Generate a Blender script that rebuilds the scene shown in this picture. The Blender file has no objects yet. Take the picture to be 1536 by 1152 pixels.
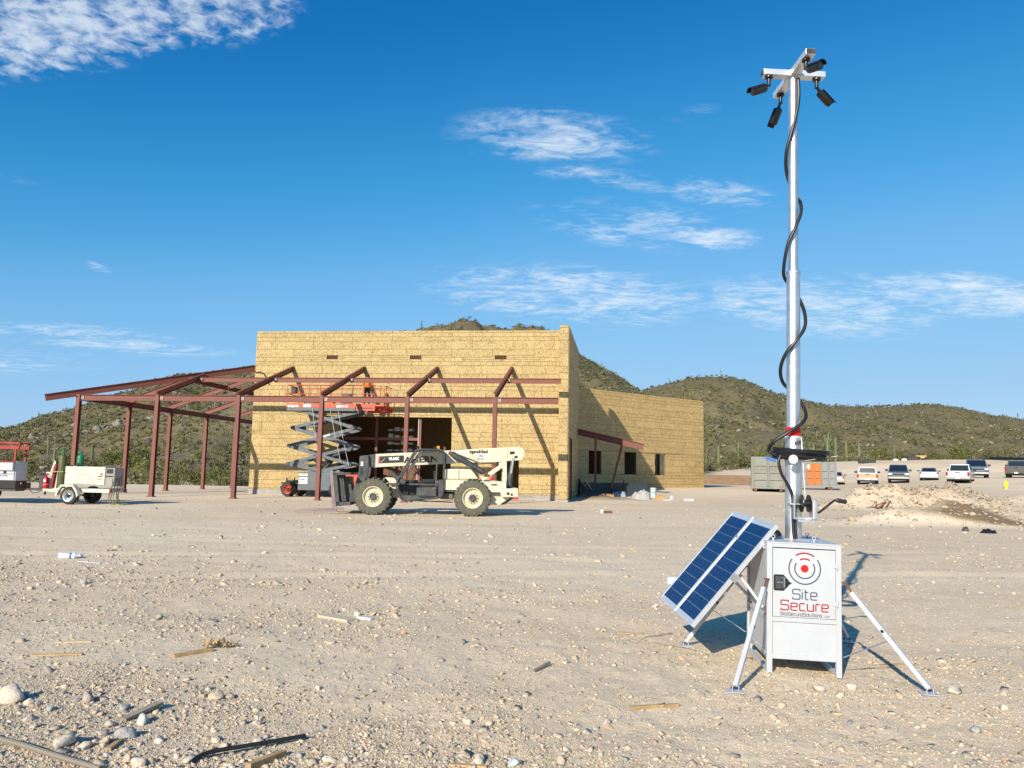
import bpy, math, random
import numpy as np
from mathutils import Vector, Matrix
random.seed(7)
rng = np.random.default_rng(11)
R_ = math.radians
sc = bpy.context.scene

# ---------------------------------------------------------------- camera, sky, sun, exposure
CAM_H, FOC = 1.65, 1150.0
PITCH, ROLL = R_(6.48), 0.01825
_F = np.array([0, math.cos(PITCH), math.sin(PITCH)])
_U = np.array([0, -math.sin(PITCH), math.cos(PITCH)])
_X = np.array([1.0, 0, 0])
_R2 = math.cos(ROLL)*_X + math.sin(ROLL)*_U
_U2 = -math.sin(ROLL)*_X + math.cos(ROLL)*_U
def ray(x, y):                      # survey helper: direction seen at a photo pixel, per metre of depth
    d = _F*FOC + _R2*(x-768) + _U2*(576-y)
    return d/d[1]
def at(x, y, Y):
    d = ray(x, y); return Vector((d[0]*Y, Y, d[2]*Y+CAM_H))
def gnd(x, y, z=0.0):
    d = ray(x, y); t = (z-CAM_H)/d[2]; return Vector((d[0]*t, t, z))

cd = bpy.data.cameras.new('camera'); cam = bpy.data.objects.new('camera', cd); sc.collection.objects.link(cam)
cd.sensor_width = 36; cd.lens = FOC/1536*36; cd.clip_start = 0.05; cd.clip_end = 5000
M = Matrix(((_R2[0], _U2[0], -_F[0]), (_R2[1], _U2[1], -_F[1]), (_R2[2], _U2[2], -_F[2]))).to_4x4()
M.translation = (0, 0, CAM_H); cam.matrix_world = M; sc.camera = cam

SUN_DIR = Vector((-0.411, -0.801, 0.436)).normalized()      # towards the sun
sl = bpy.data.lights.new('sun', 'SUN'); sl.energy = 5.0; sl.angle = R_(0.5); sl.color = (1.0, 0.91, 0.77)
so = bpy.data.objects.new('sun', sl); sc.collection.objects.link(so)
so.rotation_euler = SUN_DIR.to_track_quat('Z', 'Y').to_euler(); so.location = (-40, -80, 60)
sc.view_settings.view_transform = 'Standard'; sc.view_settings.look = 'None'
sc.view_settings.gamma = 1; sc.view_settings.use_curve_mapping = False
sc.view_settings.exposure = 0.37

W = bpy.data.worlds.new('World'); sc.world = W; W.use_nodes = True
wn, wl = W.node_tree.nodes, W.node_tree.links
for n in list(wn): wn.remove(n)
def wnode(t, **k):
    n = wn.new(t)
    for a, v in k.items(): setattr(n, a, v)
    return n
def wmath(op, a, b=None, c=None, clamp=False):
    n = wnode('ShaderNodeMath', operation=op, use_clamp=clamp)
    for i, v in enumerate((a, b, c)):
        if v is None: continue
        if isinstance(v, (int, float)): n.inputs[i].default_value = v
        else: wl.new(v, n.inputs[i])
    return n.outputs[0]
out = wnode('ShaderNodeOutputWorld'); bg = wnode('ShaderNodeBackground'); bg.inputs[1].default_value = 0.105
sky = wnode('ShaderNodeTexSky', sky_type='NISHITA'); sky.sun_disc = False
sky.sun_elevation = math.asin(SUN_DIR.z); sky.sun_rotation = math.atan2(SUN_DIR.x, SUN_DIR.y)
sky.altitude = 600; sky.air_density = 1.0; sky.dust_density = 0.25; sky.ozone_density = 2.2
hs = wnode('ShaderNodeHueSaturation'); hs.inputs['Saturation'].default_value = 1.12; hs.inputs['Hue'].default_value = 0.493
# colour response of the phone camera for the sky: deeper blue overhead, softer at the horizon
def wscale(src, k):
    n = wnode('ShaderNodeVectorMath', operation='SCALE'); wl.new(src, n.inputs[0]); n.inputs['Scale'].default_value = k; return n.outputs[0]
cv = wnode('ShaderNodeRGBCurve'); wl.new(wscale(sky.outputs[0], 0.131), cv.inputs['Color'])
for ci, pts in ((0, [(0, 0), (.10, .003), (.20, .060), (.32, .19), (1, .42)]), (1, [(0, 0), (.205, .160), (.333, .322), (.515, .475), (1, .60)]), (2, [(0, 0), (.398, .49), (.578, .69), (.768, .82), (1, .86)])):
    c_ = cv.mapping.curves[ci]
    c_.points[0].location = pts[0]; c_.points[1].location = pts[-1]
    for p_ in pts[1:-1]: c_.points.new(*p_)
cv.mapping.update()
hs.inputs['Saturation'].default_value = 1.0; hs.inputs['Hue'].default_value = .5
lum = wnode('ShaderNodeSeparateColor'); wl.new(wscale(sky.outputs[0], 0.131), lum.inputs[0])
hl = wnode('ShaderNodeMapRange', interpolation_type='SMOOTHSTEP'); wl.new(lum.outputs[1], hl.inputs[0]); hl.inputs[1].default_value = 1.0; hl.inputs[2].default_value = 2.2
mh = wnode('ShaderNodeMix', data_type='RGBA'); wl.new(hl.outputs[0], mh.inputs['Factor']); wl.new(wscale(cv.outputs[0], 1/0.131), mh.inputs['A']); wl.new(sky.outputs[0], mh.inputs['B'])
wl.new(mh.outputs['Result'], hs.inputs['Color'])
tc = wnode('ShaderNodeTexCoord'); sep = wnode('ShaderNodeSeparateXYZ'); wl.new(tc.outputs['Generated'], sep.inputs[0])
yy = wmath('MAXIMUM', sep.outputs[1], 0.02)
u_ = wmath('DIVIDE', sep.outputs[0], yy); v_ = wmath('DIVIDE', sep.outputs[2], yy)
zz = wmath('ADD', wmath('MAXIMUM', sep.outputs[2], 0.0), 0.10)
px_ = wmath('DIVIDE', sep.outputs[0], zz); py_ = wmath('DIVIDE', sep.outputs[1], zz)
comb = wnode('ShaderNodeCombineXYZ'); wl.new(px_, comb.inputs[0]); wl.new(py_, comb.inputs[1])
def wnoise(scale, detail, rough, stretch, dist=0.0, off=0.0, rot=0.0):
    mp = wnode('ShaderNodeMapping'); mp.inputs['Scale'].default_value = stretch; mp.inputs['Location'].default_value = (off, off*.7, off)
    mp.inputs['Rotation'].default_value = (0, 0, rot)
    wl.new(comb.outputs[0], mp.inputs[0]); n = wnode('ShaderNodeTexNoise')
    n.inputs['Scale'].default_value = scale; n.inputs['Detail'].default_value = detail
    n.inputs['Roughness'].default_value = rough; n.inputs['Distortion'].default_value = dist
    wl.new(mp.outputs[0], n.inputs['Vector']); return n.outputs['Fac']
n_big = wnoise(1.1, 3, .5, (1, 1, 1), 0.6, 3.1)
n_wisp = wnoise(3.0, 9, .68, (1.0, 1.6, 1), 1.2, 1.7, .5)
n_fine = wnoise(11.0, 7, .65, (1.0, 1.9, 1), 0.9, 8.2, .7)
n_puff = wnoise(24.0, 5, .6, (1, 1, 1), 0.3, 5.5)
def wmapr(v, a, b):
    n = wnode('ShaderNodeMapRange'); n.interpolation_type = 'SMOOTHSTEP'; wl.new(v, n.inputs[0])
    n.inputs[1].default_value = a; n.inputs[2].default_value = b; return n.outputs[0]
def blob(px, py, rx, ry, tilt=0.0):
    c = ray(px, py); uc, vc = float(c[0]), float(c[2]); ru, rv = rx/FOC, ry/FOC
    ct, st = math.cos(tilt), math.sin(tilt)
    du = wmath('SUBTRACT', u_, uc); dv = wmath('SUBTRACT', v_, vc)
    a = wmath('MULTIPLY_ADD', du, ct/ru, wmath('MULTIPLY', dv, st/ru))
    b = wmath('MULTIPLY_ADD', dv, ct/rv, wmath('MULTIPLY', du, -st/rv))
    r2 = wmath('ADD', wmath('MULTIPLY', a, a), wmath('MULTIPLY', b, b))
    return wmath('SUBTRACT', 1.0, r2, clamp=True)
def total(bl):
    t = None
    for (args, w) in bl:
        m = wmath('MULTIPLY', blob(*args), w)
        t = m if t is None else wmath('MAXIMUM', t, m)
    return t
wisps = total([((830, 205, 190, 56, -.05), 1.05), ((905, 266, 150, 24, -.12), .75), ((1085, 290, 110, 34, -.12), .95), ((960, 338, 210, 48, -.1), .9),
               ((1085, 357, 80, 24, .02), 1.5), ((860, 442, 290, 58, -.04), 1.05), ((1230, 458, 240, 60, -.06), 1.05),
               ((1450, 442, 180, 42, -.08), 1.5), ((1040, 168, 60, 16, .2), .5), ((90, 496, 230, 16, -.05), .9),
               ((190, 519, 210, 15, -.05), .9), ((30, 545, 170, 30, 0), .62), ((147, 401, 34, 9, -.35), .75), ((20, 268, 60, 9, -.2), .35), ((1290, 415, 60, 14, -.2), .5)])
tex = wmath('ADD', wmath('MULTIPLY', n_wisp, .58), wmath('MULTIPLY', n_fine, .42))
cw = wmapr(wmath('ADD', tex, wmath('MULTIPLY', wisps, .12)), .50, .82)
cw = wmath('MULTIPLY', cw, wmapr(wisps, 0.0, .85))
pm = total([((90, 40, 330, 95, .16), 1.0), ((330, 20, 150, 70, .1), .8)])
cp = wmapr(wmath('ADD', wmath('MULTIPLY_ADD', n_puff, .75, wmath('MULTIPLY', n_wisp, .25)), wmath('MULTIPLY', pm, .24)), .53, .84)
cp = wmath('MULTIPLY', wmath('MULTIPLY', cp, wmapr(pm, 0.0, .45)), .8)
veil = wmath('MULTIPLY', wmapr(n_big, .50, .85), .02)
cl = wmath('MINIMUM', wmath('ADD', wmath('MULTIPLY', wmath('MAXIMUM', cw, cp), .85), veil), .9)
mixw = wnode('ShaderNodeMix', data_type='RGBA'); wl.new(cl, mixw.inputs['Factor'])
wl.new(hs.outputs[0], mixw.inputs['A']); mixw.inputs['B'].default_value = (6.5, 7.1, 7.6, 1)
wl.new(mixw.outputs['Result'], bg.inputs[0]); wl.new(bg.outputs[0], out.inputs[0])

# ---------------------------------------------------------------- helpers
C = sc.collection
def tag(o, label=None, cat=None, group=None, kind=None):
    if label: o['label'] = label
    if cat: o['category'] = cat
    if group: o['group'] = group
    if kind: o['kind'] = kind
    return o
def empty(name, loc=(0, 0, 0), rz=0, label=None, cat=None, group=None, parent=None):
    o = bpy.data.objects.new(name, None); C.objects.link(o); o.empty_display_size = .2
    o.location = loc; o.rotation_euler = (0, 0, rz) if not isinstance(rz, (tuple, list)) else rz
    if parent: o.parent = parent
    return tag(o, label, cat, group)
def kids(o): return [c for c in bpy.data.objects if c.parent is o]
def copy_tree(o, cmap, parent=None):
    c = o.copy(); C.objects.link(c); c.parent = parent
    for ch in cmap.get(o.name, []): copy_tree(ch, cmap, c)
    return c
def childmap():
    m = {}
    for o in bpy.data.objects:
        if o.parent: m.setdefault(o.parent.name, []).append(o)
    return m

class MB:
    def __init__(s): s.v = []; s.f = []; s.m = []
    def add(s, vs, fs, mi=0):
        o = len(s.v); s.v += [tuple(p) for p in vs]; s.f += [tuple(i+o for i in f) for f in fs]; s.m += [mi]*len(fs); return s
    def box(s, x0, y0, z0, x1, y1, z1, mi=0):
        x0, x1 = sorted((x0, x1)); y0, y1 = sorted((y0, y1)); z0, z1 = sorted((z0, z1))
        v = [(x, y, z) for z in (z0, z1) for y in (y0, y1) for x in (x0, x1)]
        return s.add(v, [(0, 2, 3, 1), (4, 5, 7, 6), (0, 1, 5, 4), (1, 3, 7, 5), (3, 2, 6, 7), (2, 0, 4, 6)], mi)
    def frus(s, b, t, z0, z1, mi=0):     # b, t = (x0,y0,x1,y1) at z0 and z1
        v = [(b[0], b[1], z0), (b[2], b[1], z0), (b[2], b[3], z0), (b[0], b[3], z0), (t[0], t[1], z1), (t[2], t[1], z1), (t[2], t[3], z1), (t[0], t[3], z1)]
        return s.add(v, [(3, 2, 1, 0), (4, 5, 6, 7), (0, 1, 5, 4), (1, 2, 6, 5), (2, 3, 7, 6), (3, 0, 4, 7)], mi)
    def _fr(s, p, q, up):
        p, q = Vector(p), Vector(q); d = (q-p).normalized(); up = Vector(up)
        if abs(d.dot(up)) > .995: up = Vector((0, 1, 0)) if abs(d.y) < .9 else Vector((1, 0, 0))
        r = d.cross(up).normalized(); u = r.cross(d).normalized(); return p, q, r, u
    def section(s, p, q, poly, up=(0, 0, 1), mi=0):
        p, q, r, u = s._fr(p, q, up); n = len(poly)
        v = [p+r*a+u*b for a, b in poly]+[q+r*a+u*b for a, b in poly]
        f = [(i, (i+1) % n, n+(i+1) % n, n+i) for i in range(n)]+[tuple(range(n))[::-1], tuple(range(n, 2*n))]
        return s.add(v, f, mi)
    def beam(s, p, q, w, h, up=(0, 0, 1), mi=0):
        return s.section(p, q, [(-w/2, -h/2), (w/2, -h/2), (w/2, h/2), (-w/2, h/2)], up, mi)
    def ibeam(s, p, q, w, h, t=.02, up=(0, 0, 1), mi=0):
        a, b = w/2, h/2
        return s.section(p, q, [(-a, -b), (a, -b), (a, -b+t), (t/2, -b+t), (t/2, b-t), (a, b-t), (a, b), (-a, b), (-a, b-t), (-t/2, b-t), (-t/2, -b+t), (-a, -b+t)], up, mi)
    def tube(s, p, q, r, n=12, r2=None, mi=0):
        r2 = r if r2 is None else r2; p, q, a, b = s._fr(p, q, (0, 0, 1))
        v = [p+a*(r*math.cos(6.28319*i/n))+b*(r*math.sin(6.28319*i/n)) for i in range(n)]+[q+a*(r2*math.cos(6.28319*i/n))+b*(r2*math.sin(6.28319*i/n)) for i in range(n)]
        return s.add(v, [(i, (i+1) % n, n+(i+1) % n, n+i) for i in range(n)]+[tuple(range(n))[::-1], tuple(range(n, 2*n))], mi)
    def path(s, pts, r, n=8, mi=0, closed=False):
        pts = [Vector(p) for p in pts]; m = len(pts); rings = []; u = None
        for i, p in enumerate(pts):
            if closed: d = (pts[(i+1) % m]-pts[i-1]).normalized()
            else: d = (pts[min(i+1, m-1)]-pts[max(i-1, 0)]).normalized()
            if u is None: u = d.orthogonal().normalized()
            u = (u-d*u.dot(d)).normalized(); w = d.cross(u)
            rr = r[i] if isinstance(r, (list, tuple)) else r
            rings.append([p+u*(rr*math.cos(6.28319*k/n))+w*(rr*math.sin(6.28319*k/n)) for k in range(n)])
        v = [x for g in rings for x in g]; f = []
        for i in range(m if closed else m-1):
            j = (i+1) % m
            for k in range(n): f.append((i*n+k, i*n+(k+1) % n, j*n+(k+1) % n, j*n+k))
        if not closed: f += [tuple(range(n))[::-1], tuple(range((m-1)*n, m*n))]
        return s.add(v, f, mi)
    def prism(s, poly, y0, y1, mi=0):      # poly in x,z extruded along y
        n = len(poly); v = [(x, y0, z) for x, z in poly]+[(x, y1, z) for x, z in poly]
        return s.add(v, [tuple(range(n)), tuple(range(n, 2*n))[::-1]]+[(i, n+i, n+(i+1) % n, (i+1) % n) for i in range(n)], mi)
    def prismx(s, poly, x0, x1, mi=0):     # poly in y,z extruded along x
        n = len(poly); v = [(x0, y, z) for y, z in poly]+[(x1, y, z) for y, z in poly]
        return s.add(v, [tuple(range(n))[::-1], tuple(range(n, 2*n))]+[(i, (i+1) % n, n+(i+1) % n, n+i) for i in range(n)], mi)
    def lathe(s, prof, c, axis=(0, 0, 1), n=20, mi=0, caps=True):   # prof: (r, h) along axis
        ax = Vector(axis).normalized(); a = ax.orthogonal().normalized(); b = ax.cross(a); c = Vector(c); m = len(prof)
        v = [c+ax*h+a*(r*math.cos(6.28319*k/n))+b*(r*math.sin(6.28319*k/n)) for r, h in prof for k in range(n)]
        f = [(i*n+k, i*n+(k+1) % n, (i+1)*n+(k+1) % n, (i+1)*n+k) for i in range(m-1) for k in range(n)]
        if caps: f += [tuple(range(n))[::-1], tuple(range((m-1)*n, m*n))]
        return s.add(v, f, mi)
    def mesh(s, name, mats, smooth=False):
        me = bpy.data.meshes.new(name); me.from_pydata(s.v, [], s.f)
        for m in (mats if isinstance(mats, (list, tuple)) else [mats]): me.materials.append(m)
        me.polygons.foreach_set('material_index', s.m)
        if smooth:
            me.polygons.foreach_set('use_smooth', [True]*len(s.f))
            try: me.set_sharp_from_angle(angle=R_(38))
            except Exception: pass
        me.update(); return me
    def build(s, name, mats, parent=None, smooth=False, bevel=0, loc=None):
        o = bpy.data.objects.new(name, s.mesh(name, mats, smooth)); C.objects.link(o)
        if parent: o.parent = parent
        if loc is not None: o.location = loc
        if bevel:
            b = o.modifiers.new('bevel', 'BEVEL'); b.width = bevel; b.segments = 2; b.limit_method = 'ANGLE'; b.angle_limit = R_(40)
        return o
def link(name, me, parent=None, loc=None, rot=None, scale=None):
    o = bpy.data.objects.new(name, me); C.objects.link(o)
    if parent: o.parent = parent
    if loc is not None: o.location = loc
    if rot is not None: o.rotation_euler = rot
    if scale is not None: o.scale = scale
    return o
def np_mesh(name, verts, tris, mat, tint=None, smooth=False):
    me = bpy.data.meshes.new(name); nv, k = len(verts), tris.shape[1]; nt = len(tris)
    me.vertices.add(nv); me.vertices.foreach_set('co', np.asarray(verts, np.float32).ravel())
    me.loops.add(nt*k); me.loops.foreach_set('vertex_index', np.asarray(tris, np.int32).ravel())
    me.polygons.add(nt); me.polygons.foreach_set('loop_start', np.arange(0, nt*k, k, dtype=np.int32))
    me.polygons.foreach_set('loop_total', np.full(nt, k, np.int32))
    if smooth: me.polygons.foreach_set('use_smooth', np.ones(nt, bool))
    me.materials.append(mat); me.update(calc_edges=True)
    if tint is not None:
        a = me.attributes.new('tint', 'FLOAT_COLOR', 'POINT'); a.data.foreach_set('color', np.asarray(tint, np.float32).ravel())
    return me

# numpy value noise
def _h(ix, iy, seed):
    n = (ix.astype(np.int64)*374761393 + iy.astype(np.int64)*668265263 + seed*69069) & 0xffffffff
    n = ((n ^ (n >> 13))*1274126177) & 0xffffffff
    return ((n ^ (n >> 16)) & 0xffffff)/float(0xffffff)
def vn(x, y, seed=0):
    ix, iy = np.floor(x), np.floor(y); fx, fy = x-ix, y-iy
    fx = fx*fx*fx*(fx*(fx*6-15)+10); fy = fy*fy*fy*(fy*(fy*6-15)+10)
    a, b, c, d = _h(ix, iy, seed), _h(ix+1, iy, seed), _h(ix, iy+1, seed), _h(ix+1, iy+1, seed)
    return (a*(1-fx)+b*fx)*(1-fy)+(c*(1-fx)+d*fx)*fy-.5
def fbm(x, y, octv=4, seed=0, gain=.5):
    t = 0; a = 1.0
    for i in range(octv):
        t = t+a*vn(x*(2.03**i)+i*17.3, y*(2.03**i)-i*9.1, seed+i); a *= gain
    return t
def ss(t): t = np.clip(t, 0, 1); return t*t*(3-2*t)

# materials ------------------------------------------------------
def mat(name, col, rough=.6, metal=0.0, var=0.0, vscale=3.0, bump=0.0, bscale=20.0, dirt=None, dirt_amt=0.0, spec=.5, coat=0.0, objvar=0.0):
    m = bpy.data.materials.new(name); m.use_nodes = True; nt = m.node_tree; N, L = nt.nodes, nt.links
    b = N['Principled BSDF']; b.inputs['Roughness'].default_value = rough; b.inputs['Metallic'].default_value = metal
    b.inputs['Specular IOR Level'].default_value = spec; b.inputs['Coat Weight'].default_value = coat
    c4 = (*col, 1); b.inputs['Base Color'].default_value = c4
    if var or dirt or bump or objvar:
        t = N.new('ShaderNodeTexCoord'); src = t.outputs['Object']; cur = None
        if var or dirt:
            n = N.new('ShaderNodeTexNoise'); n.inputs['Scale'].default_value = vscale; n.inputs['Detail'].default_value = 6; n.inputs['Roughness'].default_value = .62
            L.new(src, n.inputs['Vector'])
            r = N.new('ShaderNodeMapRange'); L.new(n.outputs['Fac'], r.inputs[0]); r.inputs[1].default_value = .3; r.inputs[2].default_value = .7
            r.inputs[3].default_value = 1-var; r.inputs[4].default_value = 1+var
            h = N.new('ShaderNodeHueSaturation'); h.inputs['Color'].default_value = c4; L.new(r.outputs[0], h.inputs['Value']); cur = h.outputs[0]
            if dirt:
                n2 = N.new('ShaderNodeTexNoise'); n2.inputs['Scale'].default_value = vscale*1.7; n2.inputs['Detail'].default_value = 8; n2.inputs['Roughness'].default_value = .7
                L.new(src, n2.inputs['Vector']); r2 = N.new('ShaderNodeMapRange'); L.new(n2.outputs['Fac'], r2.inputs[0])
                r2.inputs[1].default_value = .48; r2.inputs[2].default_value = .72; r2.inputs[3].default_value = dirt_amt*.18; r2.inputs[4].default_value = dirt_amt
                mx = N.new('ShaderNodeMix'); mx.data_type = 'RGBA'; L.new(r2.outputs[0], mx.inputs['Factor']); L.new(cur, mx.inputs['A']); mx.inputs['B'].default_value = (*dirt, 1); cur = mx.outputs['Result']
            rr = N.new('ShaderNodeMapRange'); L.new(n.outputs['Fac'], rr.inputs[0]); rr.inputs[3].default_value = rough*.8; rr.inputs[4].default_value = min(1, rough*1.2); L.new(rr.outputs[0], b.inputs['Roughness'])
        if objvar:
            oi = N.new('ShaderNodeObjectInfo'); r3 = N.new('ShaderNodeMapRange'); L.new(oi.outputs['Random'], r3.inputs[0]); r3.inputs[3].default_value = 1-objvar; r3.inputs[4].default_value = 1+objvar
            h2 = N.new('ShaderNodeHueSaturation'); L.new(r3.outputs[0], h2.inputs['Value'])
            if cur: L.new(cur, h2.inputs['Color'])
            else: h2.inputs['Color'].default_value = c4
            cur = h2.outputs[0]
        if cur: L.new(cur, b.inputs['Base Color'])
        if bump:
            n3 = N.new('ShaderNodeTexNoise'); n3.inputs['Scale'].default_value = bscale; n3.inputs['Detail'].default_value = 5; L.new(src, n3.inputs['Vector'])
            bp = N.new('ShaderNodeBump'); bp.inputs['Strength'].default_value = bump; bp.inputs['Distance'].default_value = .02; L.new(n3.outputs['Fac'], bp.inputs['Height']); L.new(bp.outputs[0], b.inputs['Normal'])
    return m
DUST = (.42, .33, .22)
white = mat('white_powder_coat', (.455, .48, .52), .38, var=.03, vscale=4, dirt=DUST, dirt_amt=.20, bump=.03, bscale=60)
white2 = mat('white_panel_paint', (.455, .485, .525), .42, var=.05, vscale=3, dirt=DUST, dirt_amt=.24)
galv = mat('galvanised_steel', (.62, .64, .66), .38, .85, var=.10, vscale=14, bump=.05, bscale=90)
alu = mat('aluminium_frame', (.72, .74, .77), .35, .55, var=.05, vscale=8)
black = mat('black_plastic', (.012, .013, .015), .38)
rubber = mat('black_cable_rubber', (.010, .010, .011), .45)
darkmetal = mat('dark_paint', (.028, .036, .046), .45, var=.2, vscale=3, dirt=DUST, dirt_amt=.22)
rusty = mat('rusty_steel', (.16, .075, .04), .7, .3, var=.3, vscale=12)
primer = mat('red_primer_steel', (.165, .046, .031), .62, var=.16, vscale=1.4, dirt=(.24, .11, .075), dirt_amt=.35, objvar=.08)
cream = mat('cream_machine_paint', (.60, .575, .43), .42, var=.07, vscale=1.6, dirt=(.34, .27, .17), dirt_amt=.35)
rimcream = mat('cream_wheel_paint', (.64, .58, .42), .5, var=.08, vscale=4, dirt=(.40, .28, .13), dirt_amt=.6)
tyre = mat('dusty_tyre_rubber', (.070, .068, .050), .9, var=.2, vscale=5, dirt=(.20, .19, .13), dirt_amt=.75, bump=.3, bscale=30)
tyreblk = mat('black_tyre_rubber', (.022, .022, .022), .85, var=.2, vscale=5, dirt=(.14, .12, .09), dirt_amt=.35)
liftgrey = mat('lift_grey_paint', (.075, .10, .118), .45, var=.1, vscale=2, dirt=DUST, dirt_amt=.18)
liftred = mat('lift_orange_red_paint', (.47, .052, .022), .42, var=.08, vscale=2, dirt=DUST, dirt_amt=.15)
offwhite = mat('aged_white_paint', (.56, .55, .48), .45, var=.05, vscale=2, dirt=(.50, .38, .18), dirt_amt=.4)
glassd = mat('dark_car_glass', (.012, .018, .026), .08, spec=.8)
red = mat('red_print', (.30, .008, .012), .5); greyprint = mat('slate_print', (.075, .095, .13), .5); redbright = mat('bright_red_print', (.60, .006, .003), .5)
inkblack = mat('black_lettering', (.012, .012, .012), .5); inkwhite = mat('white_lettering', (.8, .8, .8), .5)
chrome = mat('bright_metal', (.75, .76, .78), .2, .95)
wood = mat('weathered_lumber', (.40, .27, .13), .8, var=.25, vscale=9, bump=.2, bscale=50, objvar=.2)
woodgrey = mat('grey_weathered_board', (.27, .23, .17), .85, var=.2, vscale=9, bump=.2, bscale=50)
cardboard = mat('cardboard', (.38, .25, .12), .85, var=.1)
concrete = mat('concrete', (.30, .29, .27), .85, var=.12, vscale=2.5, bump=.2, bscale=12)
plaswhite = mat('white_plastic_sheet', (.52, .53, .55), .5, var=.04)
black_ins = mat('dark_foundation_coating', (.030, .042, .050), .7, var=.15, vscale=1.0)
orange = mat('hi_vis_orange_cloth', (.75, .20, .03), .8, var=.06, vscale=8)
skin = mat('skin', (.38, .21, .14), .6); hairm = mat('dark_hair', (.02, .014, .01), .8); denim = mat('dark_work_trousers', (.022, .028, .042), .85, var=.15, vscale=8)
limem = mat('lime_reflective_trim', (.45, .70, .05), .6)
yellow = mat('yellow_paint', (.85, .66, .02), .45, var=.05); amber = mat('amber_lens', (.8, .30, .02), .3)
redlens = mat('red_tail_lens', (.30, .008, .008), .25); headl = mat('headlamp_glass', (.55, .58, .62), .12, .3)

def osb_mat(name, base, dark):
    m = bpy.data.materials.new(name); m.use_nodes = True; N, L = m.node_tree.nodes, m.node_tree.links; b = N['Principled BSDF']
    b.inputs['Roughness'].default_value = .75; b.inputs['Specular IOR Level'].default_value = .25
    t = N.new('ShaderNodeTexCoord'); oi = N.new('ShaderNodeObjectInfo')
    off = N.new('ShaderNodeVectorMath'); off.operation = 'ADD'; sc_ = N.new('ShaderNodeVectorMath'); sc_.operation = 'SCALE'; sc_.inputs['Scale'].default_value = 37
    cmb = N.new('ShaderNodeCombineXYZ')
    for i in range(3): L.new(oi.outputs['Random'], cmb.inputs[i])
    L.new(cmb.outputs[0], sc_.inputs[0]); L.new(t.outputs['Object'], off.inputs[0]); L.new(sc_.outputs[0], off.inputs[1])
    def vor(scale, st, rot):
        mp = N.new('ShaderNodeMapping'); mp.inputs['Scale'].default_value = st; mp.inputs['Rotation'].default_value = (0, rot, 0); L.new(off.outputs[0], mp.inputs[0])
        v = N.new('ShaderNodeTexVoronoi'); v.inputs['Scale'].default_value = scale; v.inputs['Randomness'].default_value = 1; L.new(mp.outputs[0], v.inputs['Vector'])
        return v
    v1 = vor(12, (2.2, 1, .75), .35); v2 = vor(20, (1.6, 1, .9), -.5)
    sp1 = N.new('ShaderNodeSeparateColor'); L.new(v1.outputs['Color'], sp1.inputs[0]); sp2 = N.new('ShaderNodeSeparateColor'); L.new(v2.outputs['Color'], sp2.inputs[0])
    a = N.new('ShaderNodeMath'); a.operation = 'ADD'; L.new(sp1.outputs[0], a.inputs[0]); L.new(sp2.outputs[1], a.inputs[1])
    ns = N.new('ShaderNodeTexNoise'); ns.inputs['Scale'].default_value = 1.3; ns.inputs['Detail'].default_value = 5; L.new(off.outputs[0], ns.inputs['Vector'])
    a2 = N.new('ShaderNodeMath'); a2.operation = 'ADD'; L.new(a.outputs[0], a2.inputs[0]); L.new(ns.outputs['Fac'], a2.inputs[1])
    r = N.new('ShaderNodeValToRGB'); mr = N.new('ShaderNodeMapRange'); L.new(a2.outputs[0], mr.inputs[0]); mr.inputs[1].default_value = .55; mr.inputs[2].default_value = 2.35; L.new(mr.outputs[0], r.inputs[0])
    e = r.color_ramp.elements; e[0].color = (*dark, 1); e[1].color = (min(1, base[0]*1.38), min(1, base[1]*1.38), base[2]*1.5, 1)
    e0 = r.color_ramp.elements.new(.45); e0.color = (*base, 1)
    e1 = r.color_ramp.elements.new(.18); e1.color = (base[0]*.80, base[1]*.76, base[2]*.68, 1)
    h = N.new('ShaderNodeHueSaturation'); L.new(r.outputs[0], h.inputs['Color']); rv = N.new('ShaderNodeMapRange'); L.new(oi.outputs['Random'], rv.inputs[0]); rv.inputs[3].default_value = .93; rv.inputs[4].default_value = 1.07
    L.new(rv.outputs[0], h.inputs['Value']); L.new(h.outputs[0], b.inputs['Base Color'])
    bp = N.new('ShaderNodeBump'); bp.inputs['Strength'].default_value = .35; bp.inputs['Distance'].default_value = .01; L.new(a2.outputs[0], bp.inputs['Height']); L.new(bp.outputs[0], b.inputs['Normal'])
    return m
osb = osb_mat('oriented_strand_board', (.395, .298, .138), (.185, .11, .038))
osbw = osb_mat('oriented_strand_board_weathered', (.47, .335, .145), (.20, .12, .04))
gap = mat('shadow_gap_membrane', (.235, .155, .07), .9); studm = mat('framing_lumber', (.42, .28, .13), .8, var=.15)

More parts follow.
